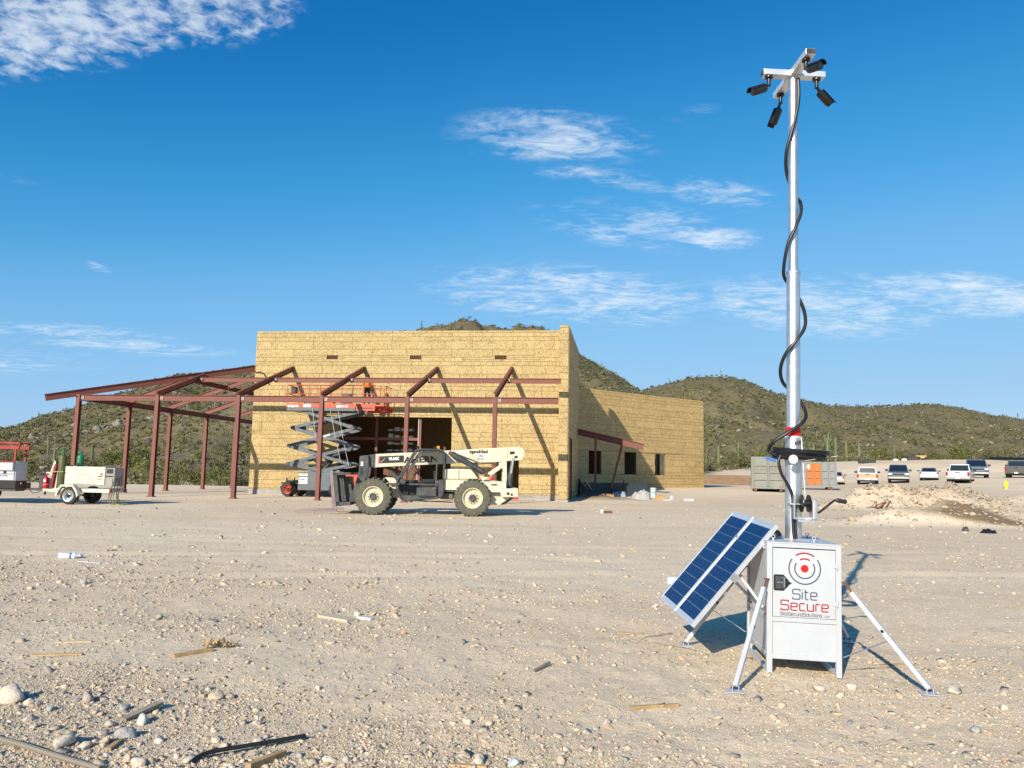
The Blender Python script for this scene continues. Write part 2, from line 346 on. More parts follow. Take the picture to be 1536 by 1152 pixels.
def tint_mat(name, rough=.9, bump=.3, bscale=8, trans=0.0):
    m = bpy.data.materials.new(name); m.use_nodes = True; N, L = m.node_tree.nodes, m.node_tree.links; b = N['Principled BSDF']
    b.inputs['Roughness'].default_value = rough; b.inputs['Specular IOR Level'].default_value = .2
    at_ = N.new('ShaderNodeAttribute'); at_.attribute_name = 'tint'; t = N.new('ShaderNodeNewGeometry')
    n = N.new('ShaderNodeTexNoise'); n.inputs['Scale'].default_value = bscale; n.inputs['Detail'].default_value = 5; L.new(t.outputs['Position'], n.inputs['Vector'])
    r = N.new('ShaderNodeMapRange'); L.new(n.outputs['Fac'], r.inputs[0]); r.inputs[1].default_value = .3; r.inputs[2].default_value = .7; r.inputs[3].default_value = .8; r.inputs[4].default_value = 1.2
    h = N.new('ShaderNodeHueSaturation'); L.new(at_.outputs['Color'], h.inputs['Color']); L.new(r.outputs[0], h.inputs['Value']); L.new(h.outputs[0], b.inputs['Base Color'])
    if trans: b.inputs['Transmission Weight'].default_value = 0; b.inputs['Subsurface Weight'].default_value = 0
    if bump:
        bp = N.new('ShaderNodeBump'); bp.inputs['Strength'].default_value = bump; bp.inputs['Distance'].default_value = .02; L.new(n.outputs['Fac'], bp.inputs['Height']); L.new(bp.outputs[0], b.inputs['Normal'])
    return m
stone_m = tint_mat('stone_mixed', .9, .5, 40); leaf_m = tint_mat('desert_foliage', .8, 0, 1.5)
bark_m = mat('greenish_bark', (.16, .15, .08), .85, var=.2); cactus_m = mat('saguaro_skin', (.13, .16, .075), .8, var=.2, vscale=1.5, objvar=.2)

def text(s_, size, m, parent, loc, rot=(R_(90), 0, 0), ext=.002, bold=0.0, align='LEFT', name='lettering', sx=1.0, shear=0.0):
    cu = bpy.data.curves.new('t', 'FONT'); cu.body = s_; cu.size = size; cu.extrude = ext; cu.offset = bold; cu.align_x = align; cu.resolution_u = 3; cu.shear = shear
    o = bpy.data.objects.new('t', cu); C.objects.link(o); bpy.context.view_layer.update()
    me = bpy.data.meshes.new_from_object(o.evaluated_get(bpy.context.evaluated_depsgraph_get())); bpy.data.objects.remove(o)
    me.materials.clear(); me.materials.append(m); me.name = name
    return link(name, me, parent, loc, rot, (sx, 1, 1))

GL = {'S': (.95, [[(.95, .80), (.95, 1), (0, 1), (0, .53), (.95, .53), (.95, 0), (0, 0), (0, .20)]]),
      'i': (.0, [[(0, 0), (0, .74)], [(0, .92), (0, 1.02)]]), 's': (.7, [[(.7, .58), (.7, .74), (0, .74), (0, .38), (.7, .38), (.7, 0), (0, 0), (0, .16)]]), 't': (.5, [[(.12, 1), (.12, 0), (.5, 0)], [(-.04, .74), (.5, .74)]]),
      'e': (.8, [[(.80, 0), (0, 0), (0, .74), (.8, .74), (.8, .37), (.02, .37)]]), 'c': (.66, [[(.66, 0), (0, 0), (0, .74), (.66, .74)]]),
      'u': (.76, [[(0, .74), (0, 0), (.76, 0)], [(.76, .74), (.76, -.02)]]), 'r': (.45, [[(0, 0), (0, .74), (.47, .74)]]), 'l': (.16, [[(0, 1), (0, 0), (.2, 0)]]),
      'o': (.78, [[(.4, 0), (0, 0), (0, .74), (.78, .74), (.78, 0), (.38, 0)]]), 'n': (.74, [[(0, 0), (0, .74), (.74, .74), (.74, 0)]]),
      'm': (1.1, [[(0, 0), (0, .74), (1.1, .74), (1.1, 0)], [(.55, 0), (.55, .74)]]), '.': (.05, [[(0, -.02), (0, .06)]])}
def ribbon(mb, pts, w, th=.0012):
    P = [Vector((x, 0, z)) for x, z in pts]; n = len(P); Lp, Rp = [], []
    for i in range(n):
        a = (P[i]-P[i-1]).normalized() if i > 0 else None; b = (P[i+1]-P[i]).normalized() if i < n-1 else None
        d = a if b is None else b if a is None else (a+b).normalized()
        k = 1.0 if a is None or b is None else 1/max(.5, d.dot(a)); nn = Vector((-d.z, 0, d.x))*(w/2*k); Lp.append(P[i]+nn); Rp.append(P[i]-nn)
    v = []
    for i in range(n):
        for q in (Lp[i], Rp[i]): v += [(q.x, -th, q.z), (q.x, 0, q.z)]
    f = []
    for i in range(n-1):
        o = 4*i; f += [(o, o+4, o+6, o+2), (o, o+1, o+5, o+4), (o+2, o+6, o+7, o+3)]
    f += [(0, 2, 3, 1), (4*n-4, 4*n-3, 4*n-1, 4*n-2)]
    mb.add(v, f)
def rounded(pts, r):
    out_ = [pts[0]]
    for i in range(1, len(pts)-1):
        p, a, b = Vector(pts[i]), Vector(pts[i-1]), Vector(pts[i+1]); r1 = min(r, (a-p).length*.5, (b-p).length*.5)
        s0 = p+(a-p).normalized()*r1; s1 = p+(b-p).normalized()*r1
        for k in range(5):
            t = k/4; q = s0*(1-t)**2+p*2*t*(1-t)+s1*t*t; out_.append((q.x, q.y))
    return out_+[pts[-1]]
def strokes(s_, h, wgt, m, parent, cx, y, z, name='lettering', sx=1.0, gapw=.30):
    mb = MB(); x = 0
    for ch in s_:
        wd, ps = GL[ch]
        for p in ps: ribbon(mb, [((x+a)*h*sx, b*h) for a, b in rounded(p, .17)], wgt)
        x += wd+gapw
    tot = (x-gapw)*h*sx; mb.v = [(a-tot/2, b, c) for a, b, c in mb.v]
    return mb.build(name, m, parent, loc=(cx, y, z))

# ---------------------------------------------------------------- terrain
silA = [(-900, 690), (-400, 648), (-100, 650), (0, 642), (28, 638), (60, 624), (105, 613), (150, 598), (200, 582), (230, 571), (262, 561), (300, 558), (330, 556), (372, 550), (450, 530), (520, 508), (600, 495), (650, 489), (700, 484), (740, 487), (775, 495), (830, 510), (868, 535), (890, 546), (915, 561), (935, 575), (958, 587), (990, 612), (1030, 655), (1060, 700), (1120, 760), (2600, 800)]
silB = [(-900, 700), (600, 690), (800, 640), (900, 610), (950, 592), (975, 583), (1000, 577), (1035, 569), (1075, 566), (1105, 570), (1135, 580), (1165, 591), (1200, 601), (1235, 608), (1270, 611), (1310, 612), (1350, 610), (1385, 607), (1410, 610), (1450, 620), (1490, 627), (1536, 631), (1700, 642), (2100, 640), (2600, 680)]
silC = [(-900, 600), (-200, 622), (-60, 628), (0, 637), (14, 642), (60, 680), (2600, 760)]
def sil(s):
    r = [ray(*p) for p in s]; return np.array([q[0] for q in r]), np.array([q[2] for q in r])
UA, VA = sil(silA); UB, VB = sil(silB); UC, VC = sil(silC)
YA, YB, YC = 360.0, 460.0, 760.0
def terrain(X, Y, fine=True):
    X = np.asarray(X, float); Y = np.asarray(Y, float); Yp = np.maximum(Y, 1.0); u = np.clip(X/Yp, -2.2, 2.2)
    z = .55*ss((Y-45)/20)*ss((X+2)/15) + 1.5*ss((X-25)/35)*ss((Y-55)/30)
    # graded embankment behind the parked cars
    e = (1.35+1.1*ss((X-30)/40)); z = z+e*ss((Y-88.5)/24)*ss((X-9)/9)
    z = z+.22*fbm(X/9, Y/6, 3, 5)*ss((Y-84)/8)*ss((X-9)/9)
    z = z-.9*ss((Y-64)/14)*ss((6-X)/12)
    # dirt mounds
    def mound(cx, cy, rx, ry, h, s): 
        d = ((X-cx)/rx)**2+((Y-cy)/ry)**2; return h*np.exp(-d*1.4)*(1+.5*fbm(X*1.1, Y*1.1, 3, s))
    z = z+mound(23.9, 42.5, 3.3, 2.4, 1.05, 31)+mound(19.4, 41.5, 2.4, 2.0, .85, 32)+mound(29.5, 45, 4, 3, .75, 33)+mound(21.5, 42, 3.0, 1.6, .4, 30)
    z = z+mound(16.3, 28.6, 2.3, 1.3, .80, 34)+mound(13.8, 28.2, 1.9, 1.1, .35, 35)+mound(21.5, 30.5, 3.2, 1.8, .45, 36)
    z = z+mound(5.4, 46.2, 2.4, 1.3, .30, 37)
    def hill(UA_, VA_, Yr, Y0, p, seed, amp):
        v = np.interp(u, UA_, VA_); hr = CAM_H+v*Yr; s = (Y-Y0)/(Yr-Y0)
        prof = np.where(s < 1, np.clip(s, 0, 1)**p, np.maximum(1-(s-1)*1.1, -.2))
        n = fbm(X/42, Y/42, 5, seed, .55)*amp*ss(s*3)*np.clip(hr/60, .25, 1.2)
        n = n*(1-.93*np.exp(-((s-1)/.14)**2))
        return hr*prof*ss(s*8)+n-.9*ss(s*8)*0
    hA = hill(UA, VA, YA, 78.0, 1.12, 51, 13); hB = hill(UB, VB, YB, 128.0, 1.25, 61, 14); hC = hill(UC, VC, YC, 420.0, 1.2, 71, 10)
    hh = np.maximum(np.maximum(hA, hB), hC)
    hm = ss((hh-.1)/1.0)*(Y > 60)
    z = np.where(Y > 60, z+np.maximum(hh-z*.9*ss((X-9)/9), 0)*ss((Y-70)/20), z)
    if fine:
        r = np.hypot(X, Y); k = np.clip(1-r/90, 0, 1)
        z = z+.035*fbm(X/1.6, Y/1.3, 3, 81)*ss((r-1)/4)*k+.020*fbm(X*2.6, Y*2.6, 3, 84, .6)*np.clip(1-r/35, 0, 1)
        z = z+.018*np.maximum(fbm(X*9, Y*9, 2, 88), 0)*np.clip(1-r/18, 0, 1)*(.4+ss(.5+1.5*fbm(X/2.5, Y/2.5, 2, 90)))
        # wheel ruts running across the yard
        for (y0, sl_, am) in ((12.4, .05, .05), (14.2, .04, .045), (17.5, -.02, .05), (20.3, -.01, .04), (24.5, .015, .05)):
            q = (Y-y0-sl_*X-.5*np.sin(X*.16+y0)-.5*fbm(X/5+y0, Y*0, 2, 7))/.30
            z = z-am*.55*ss(.75+1.6*fbm(X/4, Y/2+y0, 2, 9))*(np.exp(-q*q)-.6*np.exp(-(np.abs(q)-1.5)**2*2.2))*k
        z = z+hm*.5*fbm(X/3.0, Y/3.0, 3, 95)
    return z, hm
def gz(x, y): return float(terrain(np.array([x]), np.array([y]))[0][0])

def build_terrain():
    th = np.concatenate([np.radians(np.linspace(-180, -56, 26)[:-1]), np.radians(np.linspace(-56, -43, 40)[:-1]), np.radians(np.linspace(-43, 43, 760)), np.radians(np.linspace(43, 56, 40)[1:]), np.radians(np.linspace(56, 180, 26)[1:])])
    r = np.concatenate([[0.0, .8, 1.6], np.geomspace(2.2, 60, 330), np.geomspace(60, 900, 190)[1:], [1300, 2200, 4000]])
    T, Rr = np.meshgrid(th, r); X = Rr*np.sin(T); Y = Rr*np.cos(T); Z, hm = terrain(X, Y)
    far = Rr > 1250; Z = np.where(far, -2.0, Z)
    nr, nt = X.shape; V = np.stack([X, Y, Z], -1).reshape(-1, 3)
    i, j = np.meshgrid(np.arange(nr-1), np.arange(nt-1), indexing='ij'); a = (i*nt+j).ravel()
    F = np.stack([a, a+nt, a+nt+1, a+1], -1)[:, ::-1]
    tint = np.zeros((len(V), 4), np.float32); tint[:, 0] = hm.ravel(); tint[:, 3] = 1
    # brown moist cuts in the heaps and dark soil by the wall
    def sp(cx, cy, rx, ry): return np.exp(-(((V[:, 0]-cx)/rx)**2+((V[:, 1]-cy)/ry)**2))
    tint[:, 1] = np.clip(1.9*sp(16.7, 27.9, .9, .55)+1.2*sp(18.6, 27.4, 1.4, .35)+.8*sp(5.4, 46, 2.6, 1.4)+.42*sp(23, 42, 5.5, 2.6)+.40*sp(16.5, 28.8, 3.4, 1.2)+.3*sp(15.2, 27.9, 1.2, .3), 0, 1)
    rub = 1.2*sp(-2.8, 5.2, 1.7, 1.3)+.8*sp(-1.2, 4.3, 1.6, .7)+.7*sp(-2.2, 8.2, 2.4, 1.0)+.6*sp(-6.5, 11, 3.0, 1.6)+.6*sp(23, 42, 7, 4)+.6*sp(17, 28.5, 5, 2)
    tint[:, 2] = np.clip(rub, 0, 1)
    m = bpy.data.materials.new('desert_ground'); m.use_nodes = True; N, L = m.node_tree.nodes, m.node_tree.links; b = N['Principled BSDF']
    b.inputs['Roughness'].default_value = .95; b.inputs['Specular IOR Level'].default_value = .12
    geo = N.new('ShaderNodeNewGeometry'); at_ = N.new('ShaderNodeAttribute'); at_.attribute_name = 'tint'; sp_ = N.new('ShaderNodeSeparateColor'); L.new(at_.outputs['Color'], sp_.inputs[0])
    def noise(scale, det=6, rg=.6, st=(1, 1, 1), dist=0):
        mp = N.new('ShaderNodeMapping'); mp.inputs['Scale'].default_value = st; L.new(geo.outputs['Position'], mp.inputs[0])
        n = N.new('ShaderNodeTexNoise'); n.inputs['Scale'].default_value = scale; n.inputs['Detail'].default_value = det; n.inputs['Roughness'].default_value = rg; n.inputs['Distortion'].default_value = dist
        L.new(mp.outputs[0], n.inputs['Vector']); return n.outputs['Fac']
    def ramp(v, stops):
        n = N.new('ShaderNodeValToRGB'); L.new(v, n.inputs[0]); e = n.color_ramp.elements
        e[0].position, e[0].color = stops[0][0], (*stops[0][1], 1); e[1].position, e[1].color = stops[-1][0], (*stops[-1][1], 1)
        for p, c in stops[1:-1]: q = e.new(p); q.color = (*c, 1)
        return n.outputs[0]
    def mix(f, a, b_, mode='MIX'):
        n = N.new('ShaderNodeMix'); n.data_type = 'RGBA'; n.blend_type = mode
        if isinstance(f, float): n.inputs['Factor'].default_value = f
        else: L.new(f, n.inputs['Factor'])
        for k, v in (('A', a), ('B', b_)):
            if isinstance(v, tuple): n.inputs[k].default_value = (*v, 1)
            else: L.new(v, n.inputs[k])
        return n.outputs['Result']
    def mr(v, a, b_, c=0.0, d=1.0):
        n = N.new('ShaderNodeMapRange'); L.new(v, n.inputs[0]); n.inputs[1].default_value = a; n.inputs[2].default_value = b_; n.inputs[3].default_value = c; n.inputs[4].default_value = d; return n.outputs[0]
    big = noise(.10, 7, .6, (.45, 1, 1), .6); mid = noise(.8, 7, .65, (.32, 1, 1)); fin = noise(14, 6, .7); grit = noise(70, 4, .75)
    soil = ramp(big, [(.30, (.66, .515, .35)), (.46, (.73, .585, .41)), (.60, (.79, .655, .475)), (.75, (.75, .61, .435))])
    soil = mix(mr(mid, .38, .72, 0, .8), soil, mix(.45, soil, (.55, .455, .33)))
    soil = mix(mr(sp_.outputs[2], 0, 1, 0, .45), soil, (.60, .50, .375))
    soil = mix(1.0, soil, ramp(fin, [(.25, (.80, .79, .77)), (.5, (1, 1, 1)), (.75, (1.08, 1.08, 1.07))]), 'MULTIPLY')
    soil = mix(1.0, soil, ramp(grit, [(.3, (.70, .68, .65)), (.5, (1, 1, 1)), (.72, (1.12, 1.12, 1.11))]), 'MULTIPLY')
    soil = mix(mr(sp_.outputs[1], .2, .8), soil, mix(mr(fin, .3, .7), (.17, .115, .062), (.27, .20, .12)))
    h1 = noise(.035, 8, .62, (1, 1, 1.4), .5); h2 = noise(.30, 8, .7, (1, 1, 2)); h3 = noise(1.1, 6, .7)
    hc = ramp(h1, [(.30, (.098, .088, .042)), (.48, (.135, .117, .058)), (.62, (.168, .138, .080)), (.75, (.120, .094, .064))])
    hc = mix(mr(h2, .40, .68), hc, (.175, .148, .092)); hc = mix(mr(h2, .42, .28), hc, (.060, .062, .028))
    hc = mix(1.0, hc, ramp(h3, [(.3, (.60, .58, .55)), (.5, (1, 1, 1)), (.7, (1.25, 1.22, 1.2))]), 'MULTIPLY')
    col = mix(sp_.outputs[0], soil, hc); L.new(col, b.inputs['Base Color'])
    add = N.new('ShaderNodeMath'); add.operation = 'MULTIPLY_ADD'; L.new(grit, add.inputs[0]); add.inputs[1].default_value = .35; L.new(fin, add.inputs[2])
    bp = N.new('ShaderNodeBump'); bp.inputs['Strength'].default_value = .7; bp.inputs['Distance'].default_value = .024; L.new(add.outputs[0], bp.inputs['Height']); L.new(bp.outputs[0], b.inputs['Normal'])
    o = link('ground', np_mesh('ground', V, F, m, tint, smooth=True)); tag(o, kind='structure')
build_terrain()

# ---------------------------------------------------------------- building
BO, BYAW, HC, SP = (-22.9587, 40.5719, 0), -0.1196, 5.315, 4.46
bc, bs_ = math.cos(BYAW), math.sin(BYAW)
def L2W(a, b, z=0): return Vector((BO[0]+a*bc-b*bs_, BO[1]+a*bs_+b*bc, z))
A0, A1, BW, HW = 6.50, 25.16, 6.74, 9.90
bld = empty('building_shell', L2W(A0, BW), BYAW, 'unfinished flat-roofed building sheathed in tan strand board with dark openings', 'building')
# local frame: x along the front wall (0..18.66), y into the building
WL = A1-A0
_pc = {}
def panel_mesh(w, h, m, t=.018):
    k = (round(w, 2), round(h, 2), m.name)
    if k not in _pc:
        _pc[k] = MB().box(-w/2, -t, -h/2, w/2, 0, h/2).mesh('osb_panel', m)
    return _pc[k]
def subtract(rects, hole):
    o = []
    for (x0, z0, x1, z1) in rects:
        hx0, hz0, hx1, hz1 = hole
        if hx0 >= x1 or hx1 <= x0 or hz0 >= z1 or hz1 <= z0: o.append((x0, z0, x1, z1)); continue
        if z0 < hz0: o.append((x0, z0, x1, hz0))
        if hz1 < z1: o.append((x0, hz1, x1, z1))
        a, b = max(z0, hz0), min(z1, hz1)
        if x0 < hx0: o.append((x0, a, hx0, b))
        if hx1 < x1: o.append((hx1, a, x1, b))
    return [r for r in o if r[2]-r[0] > .06 and r[3]-r[1] > .05]
def sheath(parent, W_, z0, z1, holes, m, unit=.247, colw=2.44, seed=1, narrow=None, g=.017):
    rd = random.Random(seed); pat = [1, 1, 2, 2]; z = z1-.13; rows = [(z1-.13, z1)]; i = 0
    while z > z0+.02:
        h = pat[i % 4]*unit; i += 1; rows.append((max(z0, z-h), z)); z -= h
    n = 0
    for ri, (a, b) in enumerate(rows):
        x = 0; first = rd.choice((.6, 1.2, 1.8, 2.44)); cuts = [0]
        if narrow and narrow[0] < (a+b)/2 < narrow[1] and b-a > .3:
            x = 0
            while x < W_-.3: x += rd.choice((.41, .41, .82, 1.22)); cuts.append(min(x, W_))
        else:
            x = first
            while x < W_-.3: cuts.append(x); x += colw
        cuts = sorted(set([c for c in cuts if c < W_-.25]+[0, W_]))
        for c0, c1 in zip(cuts, cuts[1:]):
            rs = [(c0, a, c1, b)]
            for h in holes: rs = subtract(rs, h)
            for (p, q, r, s) in rs:
                w, hh = r-p-g, s-q-g
                if w < .05 or hh < .04: continue
                o = link('osb_panel', panel_mesh(w, hh, m), parent, ((p+r)/2, -.002-rd.random()*.006, (q+s)/2), (0, rd.uniform(-.0012, .0012), 0)); n += 1
    return n
def wall_with_holes(W_, z0, z1, holes, t, m, name, parent, loc=(0, 0, 0), rz=0):
    mb = MB(); rs = [(0, z0, W_, z1)]
    for h in holes: rs = subtract(rs, h)
    for (p, q, r, s) in rs: mb.box(p, .001, q, r, t, s)
    o = mb.build(name, m, parent, loc=loc); o.rotation_euler = (0, 0, rz); return o
lb = lambda a: a-A0
open_main = (lb(12.0), 0.0, lb(18.80), 4.70); open_door = (lb(21.5), 0.0, lb(22.80), 2.75)
vents = [(lb(a)-.34, 8.17, lb(a)+.34, 8.40) for a in (11.35, 16.5, 21.62)]
fw = wall_with_holes(WL, .30, HW, [open_main, open_door]+vents, .16, gap, 'front_wall', bld)
print('front panels', sheath(fw, WL, .32, HW, [open_main, open_door]+vents, osb, seed=3, narrow=(6.0, 7.2)))
mb = MB()
for s0, s1 in ((0, open_main[0]), (open_main[2], open_door[0]), (open_door[2], WL)): mb.box(s0, -.06, -.15, s1, .2, .31)
mb.build('foundation_curb', concrete, bld)
MB().box(0, .2, -.1, WL, 11, .02).build('floor_slab', concrete, bld)
mb = MB()
for v in vents:
    for k in range(3): mb.box(v[0], .06, v[1]+.02+k*.075, v[2], .12, v[1]+.05+k*.075)
mb.build('vent_louvre', rusty, fw)
MB().box(0, 11, 0, WL, 11.15, 9.3).build('back_wall', studm, bld)  # unseen back wall, roof and side wall, put in to keep the interior dark
MB().box(.0, .17, 9.0, WL, 11.15, 9.15).build('roof_deck', studm, bld)
MB().box(.001, .165, 0, .15, 11, HW).build('left_wall', gap, bld)
# steel in the big opening and stacked stock in the gloom
for xx in (open_main[2]-1.95, open_main[0]+2.2): MB().beam((xx, .3, 0), (xx, .3, 4.7), .14, .14).build('opening_post', primer, bld)
MB().beam((open_main[0], .3, 3.42), (open_main[2]-1.88, .3, 3.42), .12, .16).build('opening_girt', primer, bld)
MB().box(open_main[2]-2.06, .2, 0, open_main[2]-2.03, .42, 4.7).build('jamb_strip', plaswhite, bld)
mb = MB()
for r_ in range(4):
    for k in range(4): mb.box(3.9+3.9+k*.42+random.uniform(-.04, .04), 2.4, 2.75+r_*.42, 4.1+3.9+k*.42+.1, 2.9, 2.75+r_*.42+random.uniform(.08, .26))
mb.build('stacked_white_stock', plaswhite, bld)
mb = MB(); mb.box(7.6, 2.3, 0, 9.8, 3.2, 2.7); mb.build('stock_rack', rusty, bld)
MB().box(open_door[0]+.4, .9, .02, open_door[2]-.05, 1.3, .55).build('red_toolbox', redbright, bld)
# projecting end wall
pier_b = -1.55
pr = wall_with_holes(.50, .0, HW, [], .3, gap, 'pier_front', bld, (WL+.005, pier_b, 0)); sheath(pr, .50, .12, HW, [], osb, unit=.37, colw=9, seed=5)
P1 = L2W(A1+.515, BW+pier_b); P2 = at(867, 700, 52.6); P2.z = 0
sv = P2-P1; slen = Vector((sv.x, sv.y)).length; srz = math.atan2(sv.y, sv.x)
side = wall_with_holes(slen, 0, HW, [(1.35, 0, 2.55, 3.6)], .25, gap, 'side_wall', None); side.location = (P1.x, P1.y, 0); side.rotation_euler = (0, 0, srz)
side.parent = bld; bld_m = Matrix.Translation(bld.location) @ Matrix.Rotation(BYAW, 4, 'Z'); side.matrix_local = bld_m.inverted() @ (Matrix.Translation((P1.x, P1.y, 0)) @ Matrix.Rotation(srz, 4, 'Z'))
sheath(side, slen, .12, HW, [(1.35, 0, 2.55, 3.6)], osbw, unit=.30, colw=2.44, seed=9)
mb = MB(); mb.beam((1.43, -.03, .1), (1.43, -.03, 3.55), .08, .12); mb.beam((2.47, -.03, .1), (2.47, -.03, 3.55), .08, .12); mb.beam((1.35, -.03, 3.55), (2.55, -.03, 3.55), .12, .1); mb.build('steel_jamb', primer, side)
MB().box(1.38, .12, .05, 2.52, .16, 3.5).build('door_blank', mat('dark_door', (.05, .03, .025), .6), side)
MB().box(-.03, -.05, -.15, slen, .02, .12).build('side_curb', concrete, side)
MB().box(WL-.03, pier_b-.03, -.15, WL+.5, pier_b+.03, .14).build('pier_curb', concrete, bld)
MB().box(WL+.005, pier_b+.31, 0, WL+.02, 11, HW).build('pier_inner_wall', osb, bld)
MB().box(WL-.75, -.021-.01, .9, WL-.70, -.012, .98).build('outlet_box', black, bld)
cb = MB(); cb.path([(0.06, -.03, 7.33), (.35, -.06, 7.36), (.62, -.09, 7.25), (.8, -.06, 6.95), (.95, -.05, 6.6)], .035, 6); cb.build('loose_cable', black, bld)
# angled wing
W0, W1 = at(872, 700, 57), at(1055.5, 700, 65.5); W0.z = W1.z = 0; wv = W1-W0; wlen = wv.length; wrz = math.atan2(wv.y, wv.x)
wing = empty('building_wing', W0-wv.normalized()*1.2, wrz, 'lower angled board-clad wing with three window holes right of the main block', 'building')
E0 = 1.2; wl_ = wlen+E0
wh = [(E0+.72, 1.55, E0+2.0, 3.27), (E0+4.5, 1.56, E0+5.8, 3.27), (E0+7.98, 1.54, E0+9.24, 3.25)]
ww = wall_with_holes(wl_, .45, 7.92, wh, .16, gap, 'wing_wall', wing)
sheath(ww, wl_, .52, 7.92, wh, osbw, unit=.25, seed=21, colw=2.44)
MB().box(0, -.05, .0, wl_+.02, .2, .5).build('wing_curb', concrete, wing)
mb = MB()
for (x0, z0, x1, z1) in wh: mb.box(x0, .01, z0-.04, x1, .16, z0).box(x0, .01, z1, x1, .16, z1+.04)
mb.build('window_buck', studm, ww)
# room behind: unseen end wall left open so daylight shows through the third window
d3 = ray(990, 697); e = wv.normalized(); n_ = Vector((-e.y, e.x, 0)); Q = W0-e*1.2+n_*6.0
tt = n_.dot(Q)/(n_.x*d3[0]+n_.y*d3[1]); hx = e.x*(d3[0]*tt-Q.x)+e.y*(d3[1]*tt-Q.y); hz = CAM_H+d3[2]*tt
wb = wall_with_holes(wl_+1, 0, 7.5, [], .15, gap, 'wing_back_wall', wing, (0, 6, 0))
MB().box(0, .17, 7.3, wl_, 6, 7.45).box(wl_-.15, .165, .4, wl_, 3.6, 7.9).box(wl_-.15, 3.601, 3.6, wl_, 6, 7.9).box(wl_-.15, 4.9, .4, wl_, 5.05, 3.6).box(0, .165, .0, .12, 6, 7.9).build('wing_roof', gap, wing)


clipm = mat('bare_steel_clip', (.26, .20, .18), .5, .2)
# ---------------------------------------------------------------- steel canopy
can = empty('steel_canopy', BO, BYAW, 'open red primed steel canopy frame wrapping the left corner of the building', 'steel frame')
def part(fn, name, m, parent, **k): mb = MB(); fn(mb); return mb.build(name, m, parent, **k)
RSL = (7.57-HC)/BW
bl = [4.4, 8.75, 13.3, 17.6]
cp_ = [(i*SP, 0) for i in range(6)]+[(0, b) for b in bl]
for (a, b) in cp_:
    up = (0, 1, 0)
    o = part(lambda m: m.ibeam((0, 0, -.1), (0, 0, HC-.02), .20, .22, .028, up=(0, 1, 0)), 'column', primer, can, loc=(a, b, 0))
    part(lambda m: (m.box(-.18, -.18, -.02, .18, .18, .025), [m.tube((x, y, 0), (x, y, .07), .015, 6) for x in (-.13, .13) for y in (-.13, .13)]), 'base_plate', primer, o)
xs = [0]+[i*SP for i in range(1, 6)]+[A1+.28]
for x0, x1 in zip(xs, xs[1:]):
    b_ = part(lambda m: m.ibeam((x0+.13, 0, HC-.20), (x1-(.13 if x1 < A1-.1 else 0), 0, HC-.20), .15, .31, .02), 'eave_beam', primer, can)
    part(lambda m: m.box(x0+.12, -.035, HC-.29, x0+.30, -.012, HC-.11), 'clip_plate', clipm, b_)
ys = [0]+bl+[21.5]
for y0, y1 in zip(ys, ys[1:]): part(lambda m: m.ibeam((0, y0+.13, HC-.20), (0, y1-.13, HC-.20), .15, .31, .02), 'eave_beam', primer, can)
def rz_(t): return HC+RSL*t+.03
for i in range(1, 6):
    a = i*SP; bend = min(BW-.02, a*BW/A0-.1)
    part(lambda m: m.ibeam((a, -.12, rz_(-.12)), (a, bend, rz_(bend)), .15, .30, .02), 'rafter', primer, can)
for b in bl:
    ae = min(A0-.05, b*A0/BW-.1)
    part(lambda m: m.ibeam((-.12, b, rz_(-.12)), (ae, b, rz_(ae*BW/A0)), .15, .30, .02), 'rafter', primer, can)
hx_ = lambda t: (t*A0/BW, t, rz_(t)+.03)
part(lambda m: m.ibeam(hx_(-1.12), hx_(BW-.03), .16, .36, .025), 'hip_beam', primer, can)
pb = 3.95; pa = pb*A0/BW
xs2 = [pa]+[x for x in xs if x > pa+.5]
for x0, x1 in zip(xs2, xs2[1:]):
    b_ = part(lambda m: m.ibeam((x0+.1, pb, rz_(pb)-.10), (x1-.1, pb, rz_(pb)-.10), .13, .27, .02), 'purlin', primer, can)
    part(lambda m: m.box(x0+.12, pb-.10, rz_(pb)-.16, x0+.26, pb-.075, rz_(pb)-.02), 'clip_plate', clipm, b_)
ys2 = [pb]+[y for y in ys if y > pb+.3]
for y0, y1 in zip(ys2, ys2[1:]): part(lambda m: m.ibeam((pa, y0+.1, rz_(pb)-.10), (pa, y1-.1, rz_(pb)-.10), .13, .27, .02), 'purlin', primer, can)
# small awning frame beside the wing
aw0, aw1 = at(872, 649, 51.6), at(965, 670.5, 50.6)
awn = empty('awning_frame', (aw0.x, aw0.y, 0), 0, 'dark red sloping steel beam on two posts in front of the wing', 'steel frame')
rel = lambda p: Vector(p)-Vector((aw0.x, aw0.y, 0))
part(lambda m: m.ibeam(rel(aw0-Vector((.4, -.1, -.1))), rel(aw1), .20, .42, .03), 'beam', primer, awn)
p_ = at(893, 700, 51.3); pt = at(893.5, 655, 51.3); part(lambda m: m.beam((p_.x-aw0.x, p_.y-aw0.y, -.1), (pt.x-aw0.x, pt.y-aw0.y, pt.z), .13, .13), 'post', primer, awn)
p_ = at(917, 721, 51.0); pt = at(933, 667, 51.0); part(lambda m: m.beam((p_.x-aw0.x, p_.y-aw0.y, p_.z-.5), (pt.x-aw0.x, pt.y-aw0.y, pt.z), .13, .13), 'raking_post', primer, awn)

